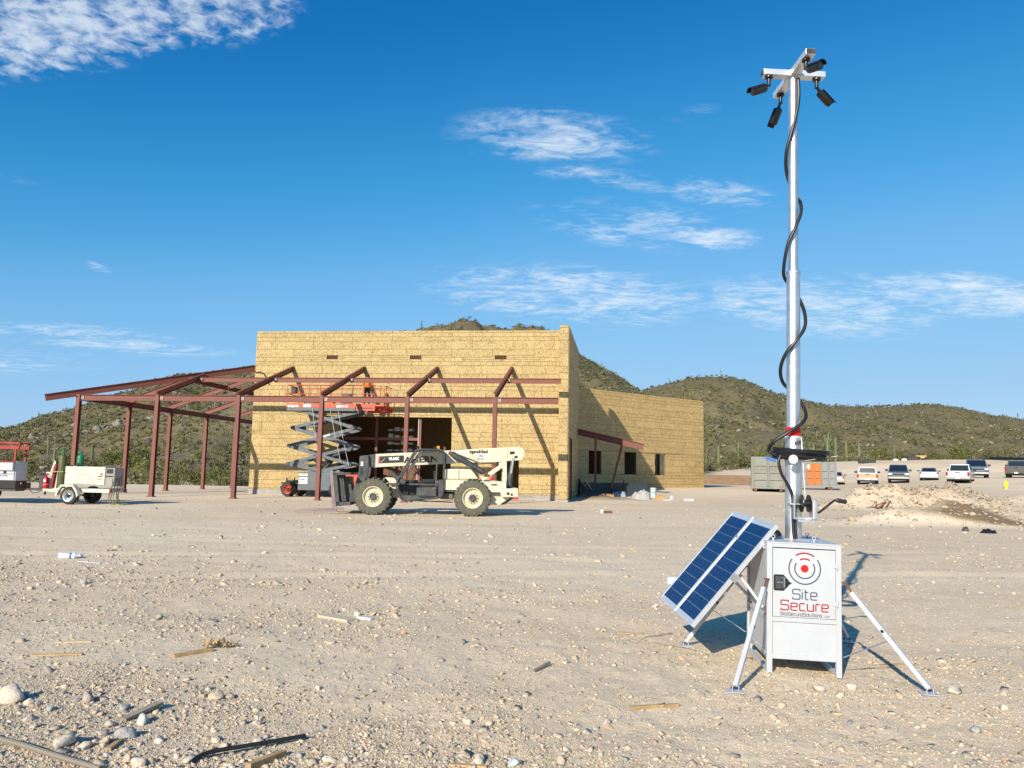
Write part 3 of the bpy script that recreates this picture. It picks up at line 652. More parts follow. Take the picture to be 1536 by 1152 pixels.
# low dark foundation wall and building litter at its foot
fwl0, fwl1 = at(869, 724, 50.5), at(971, 727.5, 52.2)
dv = fwl1-fwl0; o = empty('low_wall', (fwl0.x, fwl0.y, -.1), math.atan2(dv.y, dv.x), 'low dark grey coated wall with posts in front of the wing', 'wall')
ln = Vector((dv.x, dv.y)).length
part(lambda m: m.box(0, 0, 0, ln, .2, fwl0.z+.12), 'wall_face', black_ins, o)
part(lambda m: [m.box(x, -.06, 0, x+.07, -.003, fwl0.z+.3) for x in (2.35, 3.2)], 'stake', black, o)
part(lambda m: m.box(-.1, -.3, 0, -.02, 0, fwl0.z+.35), 'end_stake', black, o)

def simple(name, label, cat, loc, rz, fn, m, group=None, **k):
    mb = MB(); fn(mb); o = mb.build(name, m, **k); o.location = loc; o.rotation_euler = rz if isinstance(rz, tuple) else (0, 0, rz); tag(o, label, cat, group); return o
def ground_at(px, py, zoff=0.0):
    p = gnd(px, py, 0)
    for _ in range(6):
        z = gz(p.x, p.y); p = gnd(px, py, z)
    p.z += zoff; return p
p = ground_at(889, 743); q = p
simple('pipe', 'white plastic pipe standing against the dark low wall', 'pipe', ground_at(914, 740), (0.05, -.03, 0), lambda m: m.tube((0, 0, 0), (-.1, .15, 1.35), .11, 12), plaswhite, smooth=True)
l0, l1 = ground_at(888, 744), at(871, 720, 48.6)
o = empty('ladder', l0, 0, 'tan wooden ladder leaning where side wall and wing meet', 'ladder'); v = l1-l0
for s in (0, .28): part(lambda m: m.beam((s, 0, 0), (v.x+s, v.y, v.z), .05, .09), 'rail', wood, o)
for k in range(5): t = (k+.5)/5; part(lambda m: m.beam((v.x*t, v.y*t, v.z*t), (v.x*t+.28, v.y*t, v.z*t), .04, .04), 'rung', wood, o)
def crate_like(px, py, w, h, m, name, label, cat, rz=.2, d=.4):
    p = ground_at(px, py)
    o = empty(name, p, rz, label, cat)
    part(lambda mm: mm.box(-w/2, -d/2, 0, w/2, d/2, h*.98), 'body', m, o, bevel=.01)
    part(lambda mm: (mm.box(-w/2-.01, -d/2-.01, h*.9, -.02, d/2+.01, h)), 'flap', m, o); return o
crate_like(914.5, 751, .45, .42, cardboard, 'cardboard_box', 'brown cardboard box under the white pipe', 'box', .1)
crate_like(990, 750.5, .52, .30, cardboard, 'cardboard_box', 'flat brown carton right of the white bucket on bare dirt', 'box', -.2)
crate_like(957, 742, .5, .38, mat('red_brown_crate', (.16, .07, .04), .7), 'crate', 'red-brown crate against the low dark wall', 'box', 0)
b0 = ground_at(980, 747.5); o = empty('bucket', b0, 0, 'white bucket with pale blue band beside the plastic heap', 'bucket')
part(lambda m: m.lathe([(.17, 0), (.20, .62), (.21, .64)], (0, 0, 0)), 'body', plaswhite, o, smooth=True)
part(lambda m: m.lathe([(.193, .33), (.199, .43)], (0, 0, 0)), 'band', mat('pale_blue_print', (.15, .45, .55), .5), o)
part(lambda m: m.lathe([(.0, .64), (.215, .64), (.215, .69), (.0, .70)], (0, 0, 0)), 'lid', plaswhite, o)
crate_like(912, 744, .38, .3, mat('fluorescent_yellow_plastic', (.60, .70, .03), .5), 'plastic_tub', 'fluorescent yellow tub propped above the brown box', 'tub', .5).location.z += .32
def crumple(name, label, cat, px, py, w, d, h, m, seed):
    r = np.random.default_rng(seed); n = 18; xs_ = np.linspace(-1, 1, n); X, Y = np.meshgrid(xs_, xs_)
    k = np.clip(1-(np.abs(X)**2.4+np.abs(Y)**2.4), 0, 1)**.5; Z = k*h*(.55+.9*(fbm(X*2.2+seed, Y*2.2, 4, seed)+.35))
    V = np.stack([X*w/2*(1+.12*fbm(Y*3, X*3, 2, seed)), Y*d/2, Z-.02], -1).reshape(-1, 3); a = (np.arange(n-1)[:, None]*n+np.arange(n-1)).ravel()
    me = np_mesh(name, V, np.stack([a, a+1, a+n+1, a+n], -1), m); o = link(name, me, None, ground_at(px, py)); tag(o, label, cat); return o
crumple('plastic_sheet', 'heap of crumpled white plastic sheeting in front of the crate', 'sheet', 961, 749, 1.25, .8, .58, mat('dusty_grey_white_sheet', (.36, .355, .35), .6, var=.12), 3)
crumple('plastic_sheet', 'low torn grey plastic sheet beside the brown box', 'sheet', 928, 746, 1.0, .7, .42, mat('grey_plastic_film', (.35, .37, .40), .45), 9)
crumple('dirt_heap', 'dark brown dirt heap at the foot of the pier', 'dirt heap', 893, 750, 2.6, 1.2, .38, mat('dark_soil', (.15, .105, .075), .95, var=.3, vscale=5, bump=.8, bscale=9), 14)
crumple('dirt_heap', 'small brown heap of clods beside the ladder', 'dirt heap', 897, 742.5, 1.5, .8, .42, mat('brown_clods', (.12, .08, .05), .95, var=.4, vscale=8, bump=.8, bscale=9), 19)
simple('foam_block', 'white foam offcut alone on the dirt right of the wing litter', 'block', ground_at(1033, 752), .3, lambda m: m.box(-.3, -.12, 0, .3, .12, .17), plaswhite, bevel=.02)
simple('foam_block', 'small upright white scrap beside the flat carton', 'block', ground_at(1008, 750), .5, lambda m: m.box(-.1, -.1, 0, .1, .1, .27), plaswhite, bevel=.02)
simple('foam_block', 'flat white scrap right of the flat carton', 'block', ground_at(1000, 751.5), .2, lambda m: m.box(-.22, -.1, 0, .22, .1, .08), plaswhite, bevel=.02)
o = empty('brick_paver', ground_at(911, 770), .1, 'broken white and rust bracket lying on dirt before the pier', 'debris')
part(lambda m: m.box(-.3, -.08, 0, -.18, .08, .16), 'white_end', plaswhite, o); part(lambda m: m.box(-.17, -.06, 0, .2, .06, .10), 'rusty_bar', rusty, o)
bd = L2W(20.5, BW-1.2); simple('plank', 'long dark plank lying along the wall behind the forklift tail', 'plank', (bd.x, bd.y, gz(bd.x, bd.y)+.20), BYAW, lambda m: m.box(-1.6, -.1, 0, 3.2, .1, .10), woodgrey)

# ---------------------------------------------------------------- vegetation
def leaf_cloud(blobs, n, size, cols, seed, shell=.5):
    r = np.random.default_rng(seed); B = np.array(blobs); vol = B[:, 3]*B[:, 4]*B[:, 5]; idx = r.choice(len(B), n, p=vol/vol.sum())
    d = r.normal(size=(n, 3)); d /= np.linalg.norm(d, axis=1)[:, None]; rad = (shell+(1-shell)*r.random(n))**(1/1.0)
    c = B[idx, :3]+d*rad[:, None]*B[idx, 3:6]; c[:, 2] = np.maximum(c[:, 2], .03)
    t1 = r.normal(size=(n, 3)); t1 /= np.linalg.norm(t1, axis=1)[:, None]; t2 = np.cross(t1, r.normal(size=(n, 3))); t2 /= np.linalg.norm(t2, axis=1)[:, None]
    s = size*(.5+r.random(n))[:, None]
    V = np.stack([c-t1*s, c+t1*s*.7+t2*s*.55, c+t1*s*.6-t2*s*.55], 1).reshape(-1, 3); T = np.arange(3*n).reshape(-1, 3)
    cc = np.array(cols)[r.integers(0, len(cols), n)]*(.75+.5*r.random((n, 1))); cc = np.concatenate([cc, np.ones((n, 1))], 1)
    return V, T, np.repeat(cc, 3, 0)
GREEN = [(.105, .125, .026), (.135, .150, .038), (.080, .100, .026), (.165, .165, .05)]
OLIVE = [(.110, .106, .044), (.145, .134, .058), (.085, .090, .036)]
GREY = [(.165, .152, .090), (.120, .112, .062), (.215, .19, .12)]
def bush_variant(seed, wide, high, cols, n=620):
    r = random.Random(seed); bl_ = [(0, 0, high*.5, wide*.36, wide*.36, high*.36)]
    for k in range(9):
        a = r.uniform(0, 6.28); q = r.uniform(.18, .42)*wide; s = r.uniform(.14, .24)*wide
        bl_.append((q*math.cos(a), q*math.sin(a), r.uniform(.25, .82)*high, s, s, s*r.uniform(.6, 1.0)))
    V, T, c = leaf_cloud(bl_, n, .13, cols, seed, .3)
    crown = np_mesh('crown', V, T, leaf_m, c); mb = MB()
    for k in range(6):
        a = r.uniform(0, 6.28); e1 = (.12*wide*math.cos(a), .12*wide*math.sin(a), high*.3); e2 = (.3*wide*math.cos(a+.3), .3*wide*math.sin(a+.3), high*.72)
        mb.path([(0, 0, -.15), e1, e2], [.06*high/3, .04*high/3, .012], 5)
    return crown, mb.mesh('trunk', bark_m)
BV = [bush_variant(i, w, h, c) for i, (w, h, c) in enumerate([(5.2, 3.4, GREEN), (4.0, 2.6, GREEN), (4.6, 2.8, OLIVE), (3.2, 2.0, GREEN+OLIVE), (2.8, 1.7, OLIVE), (3.6, 2.4, GREEN), (2.4, 1.3, GREY)])]
def place_bush(x, y, vi, s, rz, label, group, name='palo_verde'):
    z = gz(x, y)-.05; c, t = BV[vi]; o = empty(name, (x, y, z), rz, label, 'tree' if name == 'palo_verde' else 'bush', group); o.scale = (s, s, s*random.uniform(.85, 1.1))
    link('crown', c, o); link('trunk', t, o); return o
def where(px):
    for lim, t in ((60, 'above the service truck'), (112, 'behind the welder trailer'), (185, 'right of the canopy corner column'), (245, 'beside the second front canopy column'), (300, 'between the middle canopy columns'), (345, 'left of the third front canopy column'), (1040, 'just left of the tan building'), (1095, 'right of the low wing'), (1135, 'above the brown masonry wall'), (1185, 'behind the grey-green container'), (1250, 'behind the orange-doored container'), (1325, 'above the left white pickup'), (1372, 'above the navy pickup'), (1415, 'above the silver sedan'), (1450, 'above the right white pickup'), (1495, 'above the blue pickup')):
        if px < lim: return t
    return 'above the charcoal pickup'
NEARW = ('nearest', 'midway back', 'farthest back')
ORD = ['first', 'second', 'third', 'fourth', 'fifth', 'sixth', 'seventh', 'eighth', 'ninth', 'tenth']
rb = random.Random(5); cnt = 0
LABS = {0: 'large bright green palo verde growing at the foot of the hill beyond the yard', 1: 'round green palo verde growing at the foot of the hill beyond the yard', 2: 'wide olive palo verde growing at the foot of the hill beyond the yard', 3: 'mid green desert bush growing at the foot of the hill', 4: 'low olive desert bush growing at the foot of the hill', 5: 'dense green palo verde growing at the foot of the hill', 6: 'low grey-green desert bush growing at the foot of the hill'}
for k in range(400):
    if cnt >= 66: break
    if rb.random() < .55: px_x, Y = rb.uniform(-60, 400), 76+62*rb.random()**1.2
    else: px_x, Y = rb.uniform(1040, 1600), 126+55*rb.random()**1.4
    X = float(ray(px_x, 700)[0])*Y; vi = rb.choice([0, 1, 2, 3, 4, 5, 5, 6, 3, 4]); s = rb.uniform(.5, 1.15) if Y < 110 else rb.uniform(.75, 1.35)
    place_bush(X, Y, vi, s, rb.uniform(0, 6.28), LABS[vi].split(' growing')[0]+' '+where(px_x)+', '+NEARW[min(2, int((Y-(74 if px_x < 700 else 126))/9))], 'desert trees and bushes along the foot of the hill', 'palo_verde' if vi in (0, 1, 2, 5) else 'desert_bush'); cnt += 1
# countless scrub on the slopes
def scrub():
    r = np.random.default_rng(77); Vs, Ts, Cs = [], [], []; base = 0; N_ = 46000
    cols = np.array(GREEN+OLIVE*2+GREY*2); un = r.random(N_)*1.7-.85; Yv = 84+370*r.random(N_)**1.15
    Xv = un*Yv; keep = (Xv < 12) | (Yv > 126); Xv, Yv = Xv[keep], Yv[keep]; Zv, _ = terrain(Xv, Yv)
    dens = fbm(Xv/14, Yv/14, 3, 91)
    for x, y, z, dn in zip(Xv, Yv, Zv, dens):
        if dn < -.22 or (y < 112 and r.random() < .45): continue
        k = 22 if y < 200 else 10; R0 = r.uniform(.3, .95)*(1+.5*(dn > .15)); Hh = R0*r.uniform(.8, 1.4)
        d = r.normal(size=(k, 3)); d /= np.linalg.norm(d, axis=1)[:, None]; c = d*np.array([R0, R0, Hh*.6])*(.45+.55*r.random((k, 1)))+np.array([x, y, z+Hh*.5])
        t1 = r.normal(size=(k, 3)); t1 /= np.linalg.norm(t1, axis=1)[:, None]; t2 = np.cross(t1, r.normal(size=(k, 3))); t2 /= np.linalg.norm(t2, axis=1)[:, None]; s = (.17 if y < 200 else .30)*(.6+.8*r.random((k, 1)))
        Vs.append(np.stack([c-t1*s, c+t1*s*.7+t2*s*.6, c+t1*s*.6-t2*s*.6], 1).reshape(-1, 3)); col = cols[r.integers(0, len(cols))]*(.8+.4*r.random())
        Cs.append(np.repeat(np.tile(np.append(col, 1), (k, 1))*np.append(np.ones(3), 1), 3, 0))
    V = np.concatenate(Vs); Cc = np.concatenate(Cs); T = np.arange(len(V)).reshape(-1, 3)
    o = link('hillside_scrub', np_mesh('hillside_scrub', V, T, leaf_m, Cc)); tag(o, 'low grey-green desert scrub scattered thickly over the hillsides', 'scrub', None, 'stuff')
scrub()
# saguaros
def saguaro_mesh(seed):
    r = random.Random(seed); mb = MB(); h = 1.0
    mb.path([(0, 0, -.03), (0, 0, .3), (.01, 0, .7), (0, 0, .95), (0, 0, 1.0)], [.045, .055, .055, .045, .015], 9)
    for k in range(r.choice([0, 0, 1, 2])):
        a = r.uniform(0, 6.28); c, s = math.cos(a), math.sin(a); z = r.uniform(.38, .55)
        mb.path([(.03*c, .03*s, z), (.13*c, .13*s, z+.02), (.16*c, .16*s, z+.1), (.16*c, .16*s, z+r.uniform(.25, .38))], [.03, .034, .034, .014], 7)
    return mb.mesh('saguaro', cactus_m, True)
SG = [saguaro_mesh(i) for i in range(6)]
def sag(px, Y, h, label, group='saguaro cacti on the hills'):
    X = float(ray(px, 690)[0])*Y; o = link('saguaro_cactus', SG[rb.randrange(6)], None, (X, Y, gz(X, Y)-.1), (0, 0, rb.uniform(0, 6.28)), (h, h, h)); tag(o, label, 'cactus', group)
SKY_ = (42, 52, 93, 128, 626, 902, 1005, 1083, 1322, 1530)
for px, Y, h in ((42, 352, 2.6), (52, 350, 3.4), (93, 350, 2.4), (626, 356, 5.2), (1005, 455, 3.6), (1083, 455, 4.4), (902, 356, 3.4), (1530, 455, 4), (1322, 455, 3), (128, 352, 2.2)):
    sag(px, Y, h, 'tiny saguaro on the hill skyline, '+ORD[SKY_.index(px)]+' from the left of ten', 'saguaro cacti on the skyline')
CON_ = (1060, 1062, 1078, 1108, 1217, 1221, 1242, 1254, 1270, 1342)
for px, Y, h in ((1060, 128, 5), (1078, 150, 8), (1062, 138, 4.2), (1217, 132, 4.6), (1221, 131, 5.6), (1242, 132, 7.0), (1254, 133, 7.2), (1270, 134, 5.8), (1342, 136, 5), (1108, 170, 7)):
    sag(px, Y, h*.62, 'pale green saguaro at the hill foot behind the containers, '+ORD[CON_.index(px)]+' from the left', 'saguaro cacti behind the containers')
for k in range(30):
    if k % 2: xx, yv = rb.uniform(0, 380), rb.uniform(110, 300); sag(xx, yv, rb.uniform(2.2, 3.8), 'slim left hillside saguaro '+where(xx)+(', low on the slope' if yv < 200 else ', high on the slope'), 'saguaro cacti on the left hillside')
    else: xx, yv = rb.uniform(1060, 1536), rb.uniform(150, 400); sag(xx, yv, rb.uniform(2.6, 4.6), 'slim right hillside saguaro '+where(xx)+(', low on the slope' if yv < 260 else ', high on the slope'), 'saguaro cacti on the right hillside')
# skyline shrubs and outcrops as stuff
def ico():
    t = (1+5**.5)/2; v = np.array([(-1, t, 0), (1, t, 0), (-1, -t, 0), (1, -t, 0), (0, -1, t), (0, 1, t), (0, -1, -t), (0, 1, -t), (t, 0, -1), (t, 0, 1), (-t, 0, -1), (-t, 0, 1)], float); v /= np.linalg.norm(v[0])
    f = np.array([(0, 11, 5), (0, 5, 1), (0, 1, 7), (0, 7, 10), (0, 10, 11), (1, 5, 9), (5, 11, 4), (11, 10, 2), (10, 7, 6), (7, 1, 8), (3, 9, 4), (3, 4, 2), (3, 2, 6), (3, 6, 8), (3, 8, 9), (4, 9, 5), (2, 4, 11), (6, 2, 10), (8, 6, 7), (9, 8, 1)]); return v, f
def ico2():
    v, f = ico(); v = [tuple(x) for x in v]; F = []; cache = {}
    def mid(a, b):
        k = (min(a, b), max(a, b))
        if k not in cache: m = (np.array(v[a])+np.array(v[b]))/2; m /= np.linalg.norm(m); v.append(tuple(m)); cache[k] = len(v)-1
        return cache[k]
    for a, b, c in f: x, y, z = mid(a, b), mid(b, c), mid(c, a); F += [(a, x, z), (b, y, x), (c, z, y), (x, y, z)]
    return np.array(v), np.array(F)
I1, I2 = ico(), ico2()
STC = np.array([(.54, .44, .32), (.56, .46, .33), (.50, .40, .28), (.44, .37, .28), (.34, .30, .25), (.60, .52, .41), (.46, .34, .24), (.30, .29, .26), (.55, .45, .32), (.57, .47, .34), (.50, .41, .29), (.48, .39, .28)])
OCT = (np.array([(1, 0, 0), (0, 1, 0), (-1, 0, 0), (0, -1, 0), (0, 0, 1), (0, 0, -1)], float), np.array([(0, 1, 4), (1, 2, 4), (2, 3, 4), (3, 0, 4), (1, 0, 5), (2, 1, 5), (3, 2, 5), (0, 3, 5)]))
def stones(name, X, Y, S, base, seed, cols=STC, sink=.3, flat=.62):
    r = np.random.default_rng(seed); n = len(X); v0, f0 = base; k = len(v0)
    V = np.repeat(v0[None], n, 0)*(1+r.normal(0, .22 if k < 20 else .15, (n, k, 1)))+r.normal(0, .10, (n, k, 3))
    sc3 = np.stack([r.uniform(.75, 1.35, n), r.uniform(.6, 1.1, n), r.uniform(.35, .85, n)*flat*1.3], -1); V *= sc3[:, None]
    ax = r.normal(0, .3, (n, 2)); V[:, :, 2] += V[:, :, 0]*ax[:, :1]+V[:, :, 1]*ax[:, 1:]
    a = r.random(n)*6.283; c, s = np.cos(a)[:, None], np.sin(a)[:, None]; x, y = V[:, :, 0]*c-V[:, :, 1]*s, V[:, :, 0]*s+V[:, :, 1]*c
    V = np.stack([x, y, V[:, :, 2]], -1)*S[:, None, None]; Z, _ = terrain(X, Y)
    V += np.stack([X, Y, Z+S*(flat*.5-sink*.5)], -1)[:, None]
    F = (f0[None]+(np.arange(n)*k)[:, None, None]).reshape(-1, 3)
    cc = cols[r.integers(0, len(cols), n)]*(.82+.36*r.random((n, 1))); cc = np.concatenate([cc, np.ones((n, 1))], 1)
    return link(name, np_mesh(name, V.reshape(-1, 3), F, stone_m, np.repeat(cc, k, 0)))
def gravel():
    r = np.random.default_rng(5)
    def field(n, r0, r1):
        u = r.random(n)*1.7-.85; rr = np.exp(np.log(r0)+r.random(n)*(np.log(r1)-np.log(r0))); Y = rr; X = u*rr; return X, Y
    def rub(X, Y):
        g = lambda cx, cy, rx, ry: np.exp(-(((X-cx)/rx)**2+((Y-cy)/ry)**2))
        return .16+1.0*g(-2.9, 5.0, 1.8, 1.2)+.8*g(-1.0, 4.2, 1.8, .5)+.35*g(.8, 4.4, 1.6, .5)+.55*g(-2.0, 8.6, 2.4, .9)+.6*g(-6.8, 11.5, 3, 1.7)+.5*g(3.4, 5.0, 1.4, .9)+.45*g(.2, 10.5, 2.2, .8)+.8*g(23, 43.5, 6, 3)+.8*g(17, 30, 4.5, 1.8)+.3*g(27, 38, 8, 4)+.35*np.maximum(0, fbm(X/1.3, Y/1.0, 3, 44))*2
    nearw = lambda Y: .22+.78*np.clip(1.35-Y/11, 0, 1)
    def onm(X, Y): g = lambda cx, cy, rx, ry: np.exp(-(((X-cx)/rx)**2+((Y-cy)/ry)**2)); return g(22.5, 42, 5, 2.3)+g(16, 28.6, 3.6, 1.5)+.6*g(24, 35, 7, 5)
    X, Y = field(420000, 3.9, 40); k = r.random(len(X)) < rub(X, Y)*nearw(Y)*(.5+1.0*ss(.5+1.2*fbm(X/.7, Y/.7, 2, 12))); X, Y = X[k][:95000], Y[k][:95000]
    S = np.minimum(np.exp(r.normal(-5.35, .38, len(X))), .012)*np.clip(Y/5.5, 1, 3.2)**.8
    o = stones('grit', X, Y, S, OCT, 20, flat=.8); tag(o, 'fine loose grit covering the dirt yard', 'grit', None, 'stuff')
    X, Y = field(90000, 3.9, 46); k = r.random(len(X)) < rub(X, Y)*nearw(Y)*(.55+.9*ss(.5+1.2*fbm(X/.7, Y/.7, 2, 12))); X, Y = X[k][:22000], Y[k][:22000]
    S = np.minimum(np.exp(r.normal(-4.75, .40, len(X))), .024)*np.clip(Y/5.5, 1, 3.2)**.7
    o = stones('gravel', X, Y, S, I1, 21); tag(o, 'loose tan and grey gravel scattered over the dirt yard', 'gravel', None, 'stuff')
    X, Y = field(26000, 4.0, 48); k = r.random(len(X)) < (rub(X, Y)-.12)*.5; X, Y = X[k][:3600], Y[k][:3600]
    S = np.minimum(np.exp(r.normal(-4.05, .42, len(X))), .05)*np.clip(Y/6.5, 1, 3.4)**.7
    o = stones('rubble', X, Y, S, I1, 22, flat=.5); tag(o, 'broken stone rubble strewn over the dirt yard', 'rubble', None, 'stuff')
    def mstones(n, X0, X1, Y0, Y1, th_, sm, sd, name, lab):
        X, Y = r.uniform(X0, X1, n), r.uniform(Y0, Y1, n); k = r.random(n) < onm(X, Y)*th_; X, Y = X[k], Y[k]
        o = stones(name, X, Y, np.minimum(np.exp(r.normal(sm, .5, len(X))), .22), I1, sd, STC*.80); tag(o, lab, 'rubble', None, 'stuff')
    mstones(9000, 14, 31, 38, 46, .55, -2.75, 41, 'mound_rubble', 'broken rock covering the far dirt mound on the right')
    mstones(9000, 10, 23, 25.5, 32.5, .45, -3.3, 42, 'mound_rubble', 'broken rock covering the near dirt mound on the right')
    # outcrops and boulders on the hills
    X = np.concatenate([r.normal(-88, 20, 500), r.uniform(-280, 330, 2600)]); Y = np.concatenate([r.normal(190, 9, 500), r.uniform(110, 450, 2600)]); k = (X < 10) | (Y > 130); X, Y = X[k], Y[k]
    o = stones('hillside_boulders', X, Y, r.uniform(.3, 1.1, len(X)), I1, 23, np.array([(.12, .10, .085), (.16, .135, .11), (.23, .20, .15), (.27, .24, .18)])); tag(o, 'dark weathered boulders scattered over the hillsides', 'boulders', None, 'stuff')
    # skyline shrubs
    px = np.concatenate([r.uniform(-40, 380, 150), r.uniform(560, 960, 150), r.uniform(960, 1600, 230)]); Yr = np.where(px < 960, YA-3, YB-3)*(1+r.normal(0, .012, len(px)))
    uu = np.array([ray(p, 600)[0] for p in px]); Xr = uu*Yr; Zr, _ = terrain(Xr, Yr); Vs, Cs = [], []
    for x, y, z in zip(Xr, Yr, Zr):
        s = r.uniform(.45, 1.25)*(1.2 if x > 60 else 1); V, T, c = leaf_cloud([(x, y, z+s*.55, s, s, s*.7)], 22, .38, [(.075, .085, .045), (.10, .10, .05)], int(r.integers(1e6)), .3)
        V = np.asarray(V); Vs.append(V); Cs.append(c)
    V = np.concatenate(Vs); o = link('skyline_shrubs', np_mesh('skyline_shrubs', V, np.arange(len(V)).reshape(-1, 3), leaf_m, np.concatenate(Cs))); tag(o, 'small dark shrubs dotting the crest of the hills', 'shrubs', None, 'stuff')
gravel()

# ---------------------------------------------------------------- camera mast unit (foreground)
u0 = Vector((2.165, 6.61, 0)); u0.z = gz(2.4, 6.8)
unit = empty('surveillance_unit', u0, (0, R_(1.25), -0.103), 'white security cabinet with solar panels and tall camera mast on outrigger legs', 'security tower')
UW, UD, UH = .605, .84, 1.085
body = MB(); t = .045
for x in (0, UW-t):
    for y in (0, UD-t): body.box(x, y, 0, x+t, y+t, UH-.012)
for z in (.125, .428, UH-.045):
    body.box(t, .001, z, UW-t, t-.004, z+(.038 if z < .9 else .033)); body.box(t, UD-t+.004, z, UW-t, UD-.001, z+.033)
    for x in (0.001, UW-t+.004): body.box(x, t, z, x+t-.005, UD-t, z+.036)
for x in (.004, UW-t+.004): body.box(x, t, .003, x+.037, UD-t, .038)
body.box(-.002, -.002, UH-.012, UW+.002, UD+.002, UH)
body.build('cabinet_frame', white, unit, bevel=.003)
p = MB(); p.box(t, .014, .163, UW-t, .022, .43).box(t, UD-.022, .163, UW-t, UD-.014, UH-.04)
for x in (.014, UW-.022): p.box(x, t, .161, x+.008, UD-t, .43).box(x, t, .463, x+.008, UD-t, UH-.045)
p.box(t, t, .13, UW-t, UD-t, .15); p.build('side_panel', white2, unit)
part(lambda m: m.box(t+.003, -.004, .470, UW-t-.004, .006, UH-.052), 'door', white2, unit, bevel=.002)
door = [o for o in kids(unit) if o.name.startswith('door')][0]
LX = lambda x: .052+(x-.055)*1.28
LZ = lambda z: .752+(z-.82)*1.32
hd = MB(); hd.prism([(LX(a), LZ(b)) for a, b in ((.055, .775), (.062, .768), (.118, .768), (.150, .800), (.150, .835), (.118, .868), (.062, .868), (.055, .861))], -.010, -.004)
hd.prism([(LX(a), LZ(b)) for a, b in ((.148, .806), (.170, .818), (.148, .830))], -.014, -.003); hnd = hd.build('latch', black, door, bevel=.001)
part(lambda m: m.box(LX(.066), -.0125, LZ(.781), LX(.128), -.0101, LZ(.857)), 'latch_cup', darkmetal, door)
part(lambda m: (m.tube((LX(.075), -.018, LZ(.82)), (LX(.112), -.018, LZ(.82)), .007, 8), m.path([(LX(.10), -.015, LZ(.84)), (LX(.104), -.03, LZ(.85)), (LX(.118), -.03, LZ(.85)), (LX(.12), -.015, LZ(.79))], .003, 6), m.box(LX(.118), -.016, LZ(.79), LX(.126), -.0127, LZ(.85))), 'latch_lever', chrome, door, smooth=True)
for z in (.89, .585): part(lambda m: (m.box(UW-t-.022, -.010, z, UW-t+.004, -.0045, z+.028), m.tube((UW-t+.008, -.012, z-.012), (UW-t+.008, -.012, z+.034), .007, 8)), 'hinge', white, door)
# emblem and lettering
def arc(name, r, a0, a1, w, m, cx=.306, cz=.873):
    n = 30; mb = MB(); ribbon(mb, [(cx+r*math.cos(R_(a0+(a1-a0)*i/n)), cz+r*math.sin(R_(a0+(a1-a0)*i/n))) for i in range(n+1)], w); return mb.build(name, m, door, loc=(0, -.0042, 0))
arc('emblem_ring', .128, 143, 397, .011, greyprint); arc('emblem_ring', .081, 147, 393, .011, greyprint)
arc('emblem_arc', .128, 53, 124, .012, red); arc('emblem_arc', .081, 58, 118, .012, red)
part(lambda m: m.tube((.306, -.0042, .873), (.306, -.0054, .873), .032, 28), 'emblem_dot', redbright, door)
strokes('Site', .080, .0100, greyprint, door, .306, -.0042, .620, sx=.78)
strokes('Secure', .078, .0100, red, door, .304, -.0042, .528, sx=.83)
strokes('SiteSecureSolutions', .028, .0032, inkblack, door, .275, -.0042, .482, sx=.72, gapw=.26)
strokes('.com', .019, .0020, greyprint, door, .480, -.0042, .482, sx=.72, gapw=.34)
# mast
mx, my = .318, .40
mast = MB()
def mtube(z0, z1, r, name):
    prof = []
    m = MB(); n = 24; v = []; ring = []
    for z in (z0, z1):
        for k in range(n): a = 6.28319*k/n; rr = r*(1+.035*(1 if k % 3 == 0 else -.4)); v.append((mx+rr*math.cos(a), my+rr*math.sin(a), z))
    m.add(v, [(k, (k+1) % n, n+(k+1) % n, n+k) for k in range(n)]+[tuple(range(n))[::-1], tuple(range(n, 2*n))]); return m.build(name, galv, unit, smooth=True)
tb = mtube(UH-.02, 2.00, .072, 'mast_lower_tube'); mtube(1.98, 3.52, .060, 'mast_middle_tube')
tt_ = part(lambda m: m.tube((mx, my, 3.5), (mx, my, 5.435), .045, 24), 'mast_top_tube', galv, unit, smooth=True)
part(lambda m: m.tube((mx, my, 2.00), (mx, my, 2.085), .0635, 24), 'red_band', redbright, unit)
part(lambda m: m.tube((mx, my, 3.515), (mx, my, 3.535), .064, 24), 'collar', galv, unit)
part(lambda m: m.tube((mx, my, 1.985), (mx, my, 2.004), .077, 24), 'collar', alu, unit)
part(lambda m: (m.box(mx-.11, my-.11, UH+.0005, mx+.11, my+.11, UH+.009)), 'mast_foot_plate', galv, unit)
for (x, y) in ((.08, .13), (.42, .13), (.08, .62), (.49, .6)):
    part(lambda m: (m.tube((x, y, UH), (x, y, UH+.022), .008, 8), m.path([(x+.014*math.cos(k*.628), y, UH+.034+.014*math.sin(k*.628)) for k in range(10)], .004, 6, closed=True)), 'lifting_eye', white, unit, smooth=True)
part(lambda m: m.lathe([(.07, 0), (.065, .03), (.045, .055), (.01, .068)], (.20, .62, UH)), 'antenna_dome', black, unit, smooth=True)
